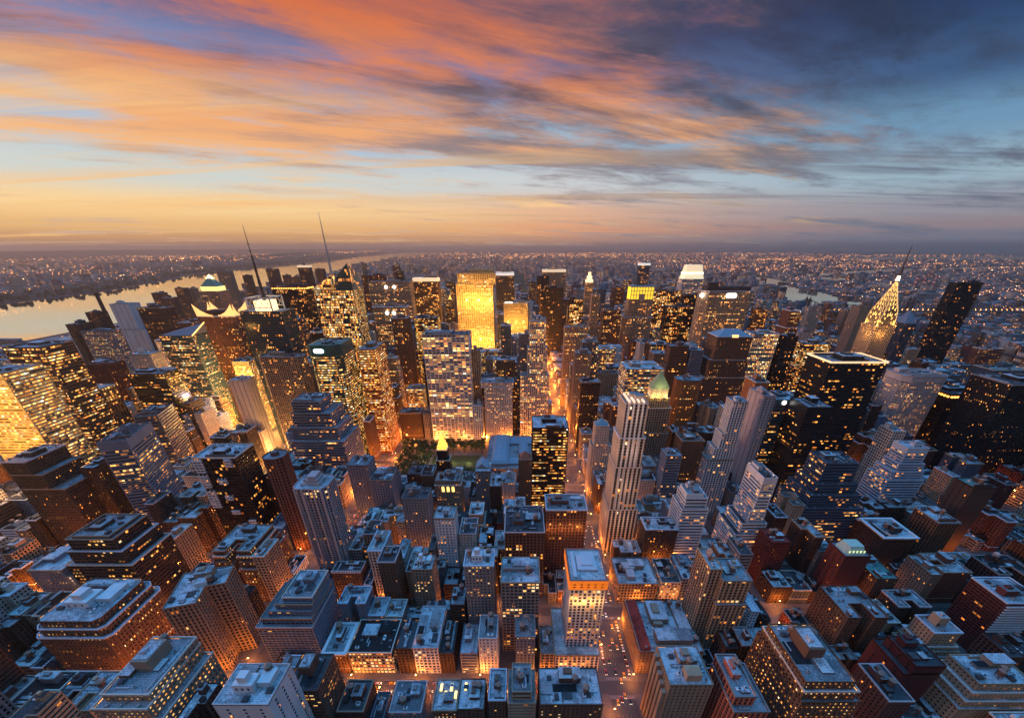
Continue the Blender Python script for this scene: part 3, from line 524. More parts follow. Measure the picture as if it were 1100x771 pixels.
def city_roof():
    def b(N):
        at_ = N.n('ShaderNodeAttribute', attribute_name='wallcol')
        g = N.n('ShaderNodeNewGeometry').outputs['Position']; n = N.noise(g, .09, 6, .7, .5)
        return principled(N, N.mix(1.0, at_.outputs['Color'], N.mix(N.smooth(n, .38, .6), (.45, .45, .45), (1.1, 1.1, 1.1)), 'MULTIPLY'), .8)
    return pmat('massed city roofs', b)

# ---------------------------------------------------------------- mesh building
class MB:
    def __init__(s): s.v = []; s.f = []; s.m = []; s.uv = []
    def quad(s, a, b, c, d, mi=0, uv=None):
        n = len(s.v); s.v += [a, b, c, d]; s.f.append((n, n + 1, n + 2, n + 3)); s.m.append(mi)
        s.uv.append(uv or ((0, 0), (1, 0), (1, 1), (0, 1)))
    def tri(s, a, b, c, mi=0):
        n = len(s.v); s.v += [a, b, c]; s.f.append((n, n + 1, n + 2)); s.m.append(mi); s.uv.append(((0, 0), (1, 0), (.5, 1)))
    def box(s, x0, x1, y0, y1, z0, z1, mi=0, bottom=False):
        s.quad((x0, y0, z0), (x1, y0, z0), (x1, y0, z1), (x0, y0, z1), mi)
        s.quad((x1, y0, z0), (x1, y1, z0), (x1, y1, z1), (x1, y0, z1), mi)
        s.quad((x1, y1, z0), (x0, y1, z0), (x0, y1, z1), (x1, y1, z1), mi)
        s.quad((x0, y1, z0), (x0, y0, z0), (x0, y0, z1), (x0, y1, z1), mi)
        s.quad((x0, y0, z1), (x1, y0, z1), (x1, y1, z1), (x0, y1, z1), mi)
        if bottom: s.quad((x0, y1, z0), (x1, y1, z0), (x1, y0, z0), (x0, y0, z0), mi)
    def rough(s, x0, x1, y0, y1, z0, z1, mi=0): s.box(x0, x1, y0, y1, z0, z1, mi, True)
    def prism(s, pts, z0, z1, mi=0, pts2=None, cap=True):
        p2 = pts2 or pts; n = len(pts)
        for i in range(n):
            a, b = pts[i], pts[(i + 1) % n]; c, d = p2[(i + 1) % n], p2[i]
            s.quad((*a, z0), (*b, z0), (*c, z1), (*d, z1), mi)
        if cap:
            k = len(s.v); s.v += [(*p, z1) for p in p2]; s.f.append(tuple(range(k, k + n))); s.m.append(mi); s.uv.append(tuple((0, 0) for _ in range(n)))
    def tube(s, a, b, r, r2=None, n=8, mi=0, cap=True):
        a, b = Vector(a), Vector(b); r2 = r if r2 is None else r2; d = (b - a).normalized()
        u = d.orthogonal().normalized(); w = d.cross(u)
        A = [a + (u * math.cos(t) + w * math.sin(t)) * r for t in [2 * math.pi * i / n for i in range(n)]]
        B = [b + (u * math.cos(t) + w * math.sin(t)) * r2 for t in [2 * math.pi * i / n for i in range(n)]]
        for i in range(n):
            j = (i + 1) % n; s.quad(tuple(A[i]), tuple(A[j]), tuple(B[j]), tuple(B[i]), mi)
        if cap:
            k = len(s.v); s.v += [tuple(p) for p in B]; s.f.append(tuple(range(k, k + n))); s.m.append(mi); s.uv.append(tuple((0, 0) for _ in range(n)))
    def cone(s, c, r, z0, z1, n=10, mi=0):
        for i in range(n):
            a, b = 2 * math.pi * i / n, 2 * math.pi * (i + 1) / n
            s.tri((c[0] + r * math.cos(a), c[1] + r * math.sin(a), z0), (c[0] + r * math.cos(b), c[1] + r * math.sin(b), z0), (c[0], c[1], z1), mi)
    def pyramid(s, pts, z0, apex, mi=0):
        for i in range(len(pts)): s.tri((*pts[i], z0), (*pts[(i + 1) % len(pts)], z0), apex, mi)
    def mesh(s, name, mats):
        me = bpy.data.meshes.new(name)
        me.from_pydata(s.v, [], s.f)
        for m in mats: me.materials.append(m)
        me.polygons.foreach_set('material_index', s.m)
        uvl = me.uv_layers.new(name='UVMap')
        flat = [c for u in s.uv for p in u for c in p]
        uvl.data.foreach_set('uv', flat); me.update(); return me
    def build(s, name, mats, parent=None, loc=None):
        if not s.v: return None
        o = bpy.data.objects.new(name, s.mesh(name, mats if isinstance(mats, list) else [mats]))
        C.objects.link(o)
        if parent: o.parent = parent
        if loc: o.location = loc
        return o
def thing(name, label, cat, loc=(0, 0, 0), rz=0, group=None):
    o = bpy.data.objects.new(name, None); C.objects.link(o); o.location = loc; o.rotation_euler = (0, 0, rz)
    o.empty_display_size = 2; o['label'] = label; o['category'] = cat
    if group: o['group'] = group
    return o
def struct(o): o['kind'] = 'structure'; return o
def stuff(o, label=None, cat=None):
    o['kind'] = 'stuff'
    if label: o['label'] = label; o['category'] = cat
    return o
def share(o, name, me, parent, loc=(0, 0, 0), rz=0):
    n = bpy.data.objects.new(name, me); C.objects.link(n); n.parent = parent; n.location = loc; n.rotation_euler = (0, 0, rz); return n

# ---------------------------------------------------------------- facades
# style: bay, floor, pier width, spandrel height, pier depth, spandrel depth, bands as parts
ST_ = dict(punch=(3.2, 3.6, 1.7, 1.8, .0, .12), punch2=(3.4, 3.6, 1.7, 1.7, .0, .1), piers=(3.4, 3.7, 1.4, 1.3, .0, .42), slab=(6.4, 3.6, 2.6, 1.3, .0, .35), fine=(1.9, 3.6, .8, 1.3, .0, .2), stripes=(4.8, 3.3, 1.7, .35, .0, .62), stripes2=(5.0, 3.6, 1.6, 1.0, .0, .5),
           stripes3=(3.6, 3.1, 1.2, 1.1, .0, .45), bands=(3.0, 3.8, .0, 1.9, .0, .0), bands2=(3.2, 3.8, .5, 1.8, .15, .0), bandpier=(3.6, 3.9, .9, 2.0, .12, .0), grid=(3.4, 3.7, 1.0, 1.2, .0, .1), grace=(7.2, 3.9, 1.3, 1.5, .0, .1),
           glass=(1.8, 3.8, .25, .8, .25, .3), glassband=(1.8, 3.9, .15, 1.0, .3, .25), blackwhite=(3.0, 3.8, .3, 1.2, .2, .2), balc=(3.8, 3.0, .7, 1.2, .35, .0), ribbed=(3.6, 3.3, 1.3, .9, .0, .45), plainw=(0, 3.4, 0, 0, 0, 0), plainb=(0, 3.4, 0, 0, 0, 0))
RECESS = .7
def frame_face(F, G, p, u, n, L, z0, z1, st, band_from, uo, simple=False, blank=0.0, corner=None):
    """one facade: relief of piers and spandrels into F, glazing into G.  p start corner, u along, n outward"""
    bay, flo, pw, sh, pd, sd = ST_[st]
    H_ = z1 - z0 - blank
    nb = max(1, round(L / bay)); nf = max(1, round(H_ / flo)); b = L / nb; f = H_ / nf
    def P(s_, d, z): return (p[0] + u[0] * s_ - n[0] * d, p[1] + u[1] * s_ - n[1] * d, z)
    G.quad(P(0, RECESS, z0), P(L, RECESS, z0), P(L, RECESS, z1), P(0, RECESS, z1), 0, ((uo, band_from), (uo + nb, band_from), (uo + nb, band_from + nf), (uo, band_from + nf)))
    cw = corner if corner is not None else max(pw * .8, .9)
    def pier(s0, s1, d, za, zb):
        F.quad(P(s0, d, za), P(s1, d, za), P(s1, d, zb), P(s0, d, zb)); F.quad(P(s0, RECESS, za), P(s0, d, za), P(s0, d, zb), P(s0, RECESS, zb)); F.quad(P(s1, d, za), P(s1, RECESS, za), P(s1, RECESS, zb), P(s1, d, zb))
    pier(0, cw, 0 + .004, z0, z1); pier(L - cw, L, .004, z0, z1)
    if pw > 0 and not simple:
        for i in range(1, nb): pier(i * b - pw / 2, i * b + pw / 2, pd, z0, z1 - blank)
    for j in range(nf + 1):
        za, zb = z0 + j * f - sh * .5, z0 + j * f + sh * .5
        za, zb = max(z0, za), min(z1 - blank, zb)
        if zb <= za + .05: continue
        d = sd + .002
        F.quad(P(cw, d, za), P(L - cw, d, za), P(L - cw, d, zb), P(cw, d, zb)); F.quad(P(cw, d, zb), P(L - cw, d, zb), P(L - cw, RECESS, zb), P(cw, RECESS, zb)); F.quad(P(cw, RECESS, za), P(L - cw, RECESS, za), P(L - cw, d, za), P(cw, d, za))
    if blank > 0: pier(cw, L - cw, .01, z1 - blank, z1)
    return nb, nf, b, f
def face_list(pts):
    out = []
    for i in range(len(pts)):
        a, c = Vector(pts[i]), Vector(pts[(i + 1) % len(pts)]); L = (c - a).length; u = (c - a) / L
        out.append(((a.x, a.y), (u.x, u.y), (u.y, -u.x), L))
    return out
def footprint(x0, x1, y0, y1, ch=0):
    if ch: return [(x0 + ch, y0), (x1 - ch, y0), (x1, y0 + ch), (x1, y1 - ch), (x1 - ch, y1), (x0 + ch, y1), (x0, y1 - ch), (x0, y0 + ch)]
    return [(x0, y0), (x1, y0), (x1, y1), (x0, y1)]
def inset(pts, d):
    """offset a counter-clockwise outline inwards by d with mitred corners"""
    n = len(pts); out = []
    for i in range(n):
        p, a, b_ = Vector(pts[i]), Vector(pts[i - 1]), Vector(pts[(i + 1) % n])
        u, v = (p - a).normalized(), (b_ - p).normalized(); nu, nv = Vector((-u.y, u.x)), Vector((-v.y, v.x))
        k = 1 + nu.dot(nv); q = p + (nu + nv) * (d / max(k, .3)); out.append((q.x, q.y))
    return out
def outline(b, a0, a1, c0, c1, m):
    """plan of one level and the rectangles it is made of; m = rectangle of the top level"""
    sh = b.get('shape'); X0, X1, Y0, Y1 = m; w, d = X1 - X0, Y1 - Y0
    if sh == 'U' and w > 15 and d > 12:
        l, r, y = X0 + w * .34, X0 + w * .66, Y0 + d * .42
        return [(a0, c0), (l, c0), (l, y), (r, y), (r, c0), (a1, c0), (a1, c1), (a0, c1)], [(a0, a1, y, c1), (a0, l, c0, y), (r, a1, c0, y)]
    if sh == 'S' and d > 15 and w > 12:
        f, k = Y0 + d * .36, Y0 + d * .64
        if b['x0'] < 0: x = X1 - w * .38; return [(a0, c0), (a1, c0), (a1, f), (x, f), (x, k), (a1, k), (a1, c1), (a0, c1)], [(a0, x, c0, c1), (x, a1, c0, f), (x, a1, k, c1)]
        x = X0 + w * .38; return [(a0, c0), (a1, c0), (a1, c1), (a0, c1), (a0, k), (x, k), (x, f), (a0, f)], [(x, a1, c0, c1), (a0, x, c0, f), (a0, x, k, c1)]
    if sh == 'L' and w > 11 and d > 11:
        y = Y0 + d * .45
        if b['x0'] < 0: x = X1 - w * .4; return [(a0, c0), (x, c0), (x, y), (a1, y), (a1, c1), (a0, c1)], [(a0, a1, y, c1), (a0, x, c0, y)]
        x = X0 + w * .4; return [(x, c0), (a1, c0), (a1, c1), (a0, c1), (a0, y), (x, y)], [(a0, a1, y, c1), (x, a1, c0, y)]
    return footprint(a0, a1, c0, c1, b.get('octo', 0)), [(a0, a1, c0, c1)]

PANES = {}
def pane_mesh(w, h, k):
    key = (round(w, 1), round(h, 1), k)
    if key not in PANES:
        m = MB(); m.quad((-w / 2, 0, -h / 2), (w / 2, 0, -h / 2), (w / 2, 0, h / 2), (-w / 2, 0, h / 2))
        s = w * .06
        m.box(-.05, .05, -.05, 0, -h / 2, h / 2, 1); m.box(-w / 2, w / 2, -.05, 0, -.05, .05, 1)
        cols = [(1, .28, .04), (1, .44, .09), (1, .56, .16), (1, .7, .34)]
        ms = [glow('lit window %d' % k, cols[k], [.7, 1.2, 1.6, 1.5][k]) if k < 4 else plain('dark window glass', (.014, .017, .024), .12), plain('window bar', (.08, .06, .05))]
        PANES[key] = m.mesh('window', ms)
    return PANES[key]

# ---------------------------------------------------------------- rooftop pieces
TANK = {}
def tank_parts(par, x, y, z, rnd, s=1.0):
    if not TANK:
        a = MB(); a.tube((0, 0, 3.2), (0, 0, 7.2), 2.15, 2.0, 14)
        for zz in (3.7, 4.7, 5.7, 6.7): a.tube((0, 0, zz), (0, 0, zz + .12), 2.24, 2.2, 14, 1)
        TANK['drum'] = a.mesh('water_tank', [plain('tank staves', (.26, .15, .10), .8), plain('iron hoop', (.05, .05, .05))])
        r = MB(); r.cone((0, 0), 2.45, 7.2, 9.0, 14); TANK['roof'] = r.mesh('tank_roof', [plain('tank cone', (.34, .20, .15), .8)])
        l = MB()
        for sx in (-1, 1):
            for sy in (-1, 1): l.box(sx * 1.4 - .14, sx * 1.4 + .14, sy * 1.4 - .14, sy * 1.4 + .14, 0, 3.2)
        l.box(-1.9, 1.9, -1.9, 1.9, 2.95, 3.2); l.tube((-1.4, -1.4, .3), (1.4, -1.4, 3), .08, n=5); l.tube((1.4, 1.4, .3), (1.4, -1.4, 3), .08, n=5)
        TANK['legs'] = l.mesh('tank_legs', [plain('tank steel', (.07, .065, .06), .6)])
    t = share(None, 'water_tank', TANK['drum'], par, (x, y, z)); t.scale = (s, s, s)
    share(None, 'tank_roof', TANK['roof'], t); share(None, 'tank_legs', TANK['legs'], t)
UNITS = [(1.4, 2.0, 1.2), (2.2, 3.0, 1.8), (3.0, 4.4, 2.4), (1.2, 1.2, 2.0), (2.0, 5.0, 1.4), (3.4, 3.4, 1.6)]
UM = {}
def unit_mesh(k):
    if k not in UM:
        a, b_, hh = UNITS[k]; m = MB(); m.box(-a / 2, a / 2, -b_ / 2, b_ / 2, 0, hh); m.tube((0, 0, hh), (0, 0, hh + .4), min(a, b_) * .38, n=10, mi=1)
        UM[k] = m.mesh('cooling_unit', [plain(*[('unit metal', (.34, .35, .36), .5, .3), ('unit white', (.66, .66, .66), .5, .1), ('unit dark', (.08, .08, .085), .6, .1)][k % 3]), plain('fan grille', (.05, .05, .055))])
    return UM[k]
def roof_kit(par, x0, x1, y0, y1, z, rnd, roof, wallc, dens=1.0, tank=None, ph=True, plates=False):
    w, d = x1 - x0, y1 - y0
    if w < 5 or d < 5: return
    occ = []
    def free(a, b, c, e):
        for q in occ:
            if a < q[1] and b > q[0] and c < q[3] and e > q[2]: return False
        occ.append((a, b, c, e)); return True
    if ph:
        pw, pd = rnd.uniform(.25, .5) * w, rnd.uniform(.25, .45) * d; px = rnd.uniform(x0 + 1.2, x1 - 1.2 - pw); py = rnd.uniform(y0 + d * .2, y1 - 1.2 - pd)
        hh = rnd.uniform(3, 6.5); free(px, px + pw, py, py + pd)
        m = MB(); m.box(px, px + pw, py, py + pd, z - .3, z + hh, 0); m.box(px - .25, px + pw + .25, py - .25, py + pd + .25, z + hh, z + hh + .3, 1)
        if rnd.random() < .6: m.box(px + pw * .2, px + pw * .6, py + pd * .3, py + pd * .8, z + hh + .3, z + hh + 2.2, 0)
        for k in range(int(pw / 3)): m.box(px + 1 + k * 3, px + 2 + k * 3, py - .12, py - .02, z + .6, z + 2.4, 2)
        m.build('stair_bulkhead', [wall_mat(wallc), roof_mat(rnd.choice(('silver', 'grey', roof))), plain('door steel', (.05, .05, .06))], par)
    n = int(w * d / 70 * dens) + 1
    if plates:
        for _ in range(int(2 + w * d / 160)):
            pw, pd = rnd.uniform(.16, .42) * w, rnd.uniform(.16, .42) * d
            if rnd.random() < .35: pw, pd = (rnd.uniform(.5, .9) * w, rnd.uniform(1.2, 2.6)) if rnd.random() < .5 else (rnd.uniform(1.2, 2.6), rnd.uniform(.5, .9) * d)
            px, py = rnd.uniform(x0, x1 - pw), rnd.uniform(y0, y1 - pd)
            if not free(px, px + pw, py, py + pd): continue
            hh = rnd.choice((.35, .5, .9, 1.6, 2.6, 3.4)); m = MB(); c_ = rnd.choice(('silver', 'silver', 'white', 'dark', 'black', 'grey', 'silver'))
            m.box(px, px + pw, py, py + pd, z - .1, z + hh, 1); m.quad((px, py, z + hh + .01), (px + pw, py, z + hh + .01), (px + pw, py + pd, z + hh + .01), (px, py + pd, z + hh + .01), 0)
            m.build('roof_deck' if hh < 1.2 else 'roof_room', [roof_mat(c_), wall_mat(rnd.choice((wallc, 'grey', 'brown', 'white', 'darkbrown')))], par)
    for _ in range(min(n, 18)):
        k = rnd.randrange(6); a, b_, hh = UNITS[k]; rot = rnd.random() < .5
        if rot: a, b_ = b_, a
        x, y = rnd.uniform(x0 + .8, x1 - .8 - a), rnd.uniform(y0 + .8, y1 - .8 - b_)
        if x + a > x1 - .5 or y + b_ > y1 - .5 or x < x0 + .5 or y < y0 + .5: continue
        if free(x, x + a, y, y + b_): share(None, 'cooling_unit', unit_mesh(k), par, (x + a / 2, y + b_ / 2, z - .1), math.pi / 2 if rot else 0)
    for _ in range(1 + int(n / 5)):
        dk = MB(); x, y = rnd.uniform(x0 + 1, x1 - 1), rnd.uniform(y0 + 1, y1 - 2); L = rnd.uniform(3, 9)
        if rnd.random() < .5: L = min(L, x1 - 1 - x); dk.rough(x, x + max(L, .5), y, y + .7, z + .3, z + .95)
        else: L = min(L, y1 - 1 - y); dk.rough(x, x + .7, y, y + max(L, .5), z + .3, z + .95)
        dk.build('roof_duct', plain('duct metal', (.42, .43, .44), .45, .4), par)
    if tank is None: tank = rnd.choice((0, 1, 1, 2)) if plates else rnd.random() < .4
    for _ in range(int(tank)):
        x, y = rnd.uniform(x0 + 3, max(x0 + 3.1, x1 - 3)), rnd.uniform(y0 + 3, max(y0 + 3.1, y1 - 3))
        tank_parts(par, x, y, z, rnd, min(1.0, w / 12))
def parapet(par, pts, z, wallc, hgt=1.1, th=.4, name='parapet', mat=None, out=0.0):
    o = inset(pts, -out); q = inset(pts, th); m = MB(); n = len(pts)
    for i in range(n):
        a, b, c, d = o[i], o[(i + 1) % n], q[(i + 1) % n], q[i]
        m.quad((*a, z - .35), (*b, z - .35), (*b, z + hgt), (*a, z + hgt)); m.quad((*a, z + hgt), (*b, z + hgt), (*c, z + hgt), (*d, z + hgt)); m.quad((*c, z), (*d, z), (*d, z + hgt), (*c, z + hgt))
        if out: m.quad((*pts[i], z - .35), (*pts[(i + 1) % n], z - .35), (*b, z - .35), (*a, z - .35))
    return m.build(name, mat or wall_mat(wallc), par)
SNOW = ['red beacon']
NPANES = [0]
RIM = ['cream', 'grey', None, 'tan', 'bluewhite', None, 'pinkgrey']
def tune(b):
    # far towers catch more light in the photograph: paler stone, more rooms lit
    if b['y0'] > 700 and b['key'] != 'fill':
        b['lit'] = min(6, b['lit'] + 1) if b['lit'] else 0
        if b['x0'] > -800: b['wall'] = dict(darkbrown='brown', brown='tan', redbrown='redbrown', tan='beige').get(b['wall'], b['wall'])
    if b['y0'] < 560 and b['roof'] == 'silver' and not any(q in b['label'] for q in ('blue', 'bright', 'cluttered', 'white')): b['roof'] = ('silver', 'grey', 'dark', 'grey')[zlib.crc32(b['label'].encode()) % 4]
def building(b, rnd, near=0):
    """near: 2 = windows as parts, 1 = full relief, 0 = relief, thin roof kit"""
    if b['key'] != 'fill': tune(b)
    x0, x1, y0, y1, h = b['x0'], b['x1'], b['y0'], b['y1'], b['h']
    cx, cyy = (x0 + x1) / 2, (y0 + y1) / 2; w, d = x1 - x0, y1 - y0
    root = thing(b['kind'], b['label'], b.get('cat') or dict(office_tower='skyscraper', apartment_tower='apartment tower', office_block='office block', apartment_block='apartment block', loft_building='loft building').get(b['kind'], 'building'),
                 (cx, cyy, 0), math.radians(b.get('rot', 0)), b.get('group'))
    X0, X1, Y0, Y1 = -w / 2, w / 2, -d / 2, d / 2
    lv = [(X0, X1, Y0, Y1, h)] + [(X0 - l, X1 + r, Y0 - f, Y1 + k, hh) for l, r, f, k, hh in (b.get('tiers') or [])]
    lv.sort(key=lambda t: -t[4])
    st = b['style']; wc = b['wall']; ch = b.get('octo', 0)
    tone = {'green': 'green', 'teal': 'blue', 'slate': 'blue', 'brown': 'brown', 'redbrown': 'brown', 'darkbrown': 'brown', 'darkred': 'brown', 'goldstone': 'gold', 'orange': 'gold'}.get(wc, 'dark')
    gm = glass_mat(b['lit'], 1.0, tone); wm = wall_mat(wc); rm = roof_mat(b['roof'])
    parts = b.get('_parts', True)
    G = MB(); F = MB(); bands = (st in ('bands', 'bands2', 'bandpier') and near >= 1 and not b.get('octo') and b['kind'] != 'x')
    cells = []
    for i, (a0, a1, c0, c1, hh) in enumerate(lv):
        zlo = lv[i + 1][4] if i + 1 < len(lv) else 0.0
        pts, rects = outline(b, a0, a1, c0, c1, (X0, X1, Y0, Y1)); last = i + 1 == len(lv)
        if i == 0: RC0 = rects
        if ST_[st][0] == 0:
            F.prism(pts, zlo, hh, 0, cap=False)
            nf = int((hh - zlo) / 3.4); p_ = pts
            # blank slab: one slit of windows up the middle of each side wall, a few on the front
            for (p, u, n, L) in face_list(pts):
                cols = [L * .2, L * .5, L * .8] if abs(n[0]) > .5 or st == 'plainw' else []
                for s_ in cols:
                    for j in range(nf):
                        z = zlo + 1 + j * 3.4
                        G.quad((p[0] + u[0] * s_ + n[0] * .03, p[1] + u[1] * s_ + n[1] * .03, z), (p[0] + u[0] * (s_ + 1.6) + n[0] * .03, p[1] + u[1] * (s_ + 1.6) + n[1] * .03, z),
                               (p[0] + u[0] * (s_ + 1.6) + n[0] * .03, p[1] + u[1] * (s_ + 1.6) + n[1] * .03, z + 1.7), (p[0] + u[0] * s_ + n[0] * .03, p[1] + u[1] * s_ + n[1] * .03, z + 1.7), 0, ((s_, j), (s_ + .98, j), (s_ + .98, j + .98), (s_, j + .98)))
        else:
            for k, (p, u, n, L) in enumerate(face_list(pts)):
                back = n[1] > .7
                blank = b.get('blanktop', 0) if i == 0 else 0
                nb, nf, bw, fh = frame_face(F, G, p, u, n, L, zlo, hh, st, (i * 37), k * 61 + i * 13, simple=back and near < 1, blank=blank)
                if near >= 2 and not back and L > 6:
                    for jj in range(nf):
                        for ii in range(nb): cells.append((p, u, n, bw, fh, ii, jj, zlo, L))
        # roof of this level
        r = MB(); ins = inset(pts, .02); k = len(r.v); r.v += [(*q, hh - .25) for q in ins]; r.f.append(tuple(range(len(ins)))); r.m.append(0); r.uv.append(tuple((0, 0) for _ in ins))
        r.build('roof', rm, root)
        rim = wc if st in ('glass', 'bands', 'plainb', 'plainw', 'glassband') else RIM[zlib.crc32(('%s%d' % (b['label'], i)).encode()) % len(RIM)] or wc
        parapet(root, pts, hh - .25, rim, out=0.0 if rim == wc else .45, name='parapet' if rim == wc else 'cornice')
        if near >= 1 and st in ('punch', 'punch2', 'piers', 'grid') and hh - zlo > 16: parapet(root, pts, zlo + 7.2 if i + 1 == len(lv) else zlo + .6, rim, .5, .3, 'belt_course', out=.28)
    F.build('wall', wm, root)
    go = G.build('windows', gm, root)
    if near >= 2 and ST_[st][0]:
        # nearest panes as parts of their own
        r = math.radians(b.get('rot', 0)); cr, sr = math.cos(r), math.sin(r); lst = []
        for (p, u, n, bw, fh, ii, jj, zlo, L) in cells:
            lx, ly, z = p[0] + u[0] * (ii + .5) * bw - n[0] * (RECESS - .08), p[1] + u[1] * (ii + .5) * bw - n[1] * (RECESS - .08), zlo + (jj + .5) * fh
            gx, gy = cx + lx * cr - ly * sr, cyy + lx * sr + ly * cr
            face = (n[0] * cr - n[1] * sr, n[0] * sr + n[1] * cr)
            if face[0] * -gx + face[1] * -gy <= 0: continue
            q = proj(gx, gy, z)
            if q is None or not (0 < q[0] < 1100 and q[1] < 771): continue
            lst.append((q[2], lx, ly, z, math.atan2(u[1], u[0]), bw, fh, zlib.crc32(('%s %d %d %d' % (b['key'], jj, ii // 5, int(n[0] * 9))).encode()) % 97 / 97.0))
        lst.sort(); p_on = LITP[b['lit']] * 1.15 + .05
        for (_, lx, ly, z, ang, bw, fh, cl) in lst[:96]:
            k = rnd.choice((0, 1, 1, 2, 2, 3)) if rnd.random() * .45 + cl * .55 < p_on * .8 + .03 else 4
            share(None, 'window', pane_mesh(max(.9, bw - ST_[st][2] * .9 - .1), max(1.0, fh - ST_[st][3] - .1), k), root, (lx, ly, z), ang)
        if go: stuff(go)
        NPANES[0] += min(96, len(lst))
    elif go and near >= 1: stuff(go)
    top = b.get('top')
    if not top or top in ('steps', 'taper'):
        hh = lv[0][4]
        for q, (a0, a1, c0, c1) in enumerate(RC0):
            ins = max(ch, 0) * .7 + .9
            roof_kit(root, a0 + ins, a1 - ins, c0 + ins, c1 - ins, hh - .25, rnd, b['roof'], wc, dens={2: 1.3, 1: 1.0, 0: .35}[near] * (2.5 if b.get('machines') else 1), tank=(b.get('tank', 0 if h > 110 else None) if not b.get('machines') else 1) if q == 0 else 0, ph=not b.get('ph') and q == 0 and not b.get('bigph') and not b.get('whiteph'), plates=near >= 1)
    for (A, B_, lo) in [((lv[i]), (lv[i + 1]), i) for i in range(len(lv) - 1)]:
        if near >= 1:
            # small clutter on the terraces
            m = MB()
            for s_ in range(4):
                xx = rnd.uniform(B_[0] + 1, B_[1] - 3)
                if A[2] - B_[2] > 3: m.box(xx, xx + rnd.uniform(1, 2.2), B_[2] + 1, min(B_[2] + 2.4, A[2] - .3), B_[4] - .3, B_[4] + rnd.uniform(.6, 1.5))
            m.build('terrace_units', plain('unit metal', (.34, .35, .36), .5, .3), root)
    for fx0, fx1, fy0, fy1, hh in ([b['ph']] if isinstance(b.get('ph'), tuple) else b.get('ph') or []):
        m = MB(); m.box(X0 + fx0 * w, X0 + fx1 * w, Y0 + fy0 * d, Y0 + fy1 * d, h - .3, h + hh); m.build('penthouse', wm, root)
    features(b, root, X0, X1, Y0, Y1, h, w, d, rnd, wm, rm)
    return root
def lampobj(par, loc, power, col=(1, .5, .16), r=1.5, name='flood_or_fill_light', kind='POINT', **k):
    l = bpy.data.lights.new(name, kind); l.energy = power; l.color = col
    if kind == 'POINT': l.shadow_soft_size = r
    for a, v in k.items(): setattr(l, a, v)
    o = bpy.data.objects.new(name, l); C.objects.link(o); o.location = loc
    if par: o.parent = par
    return o
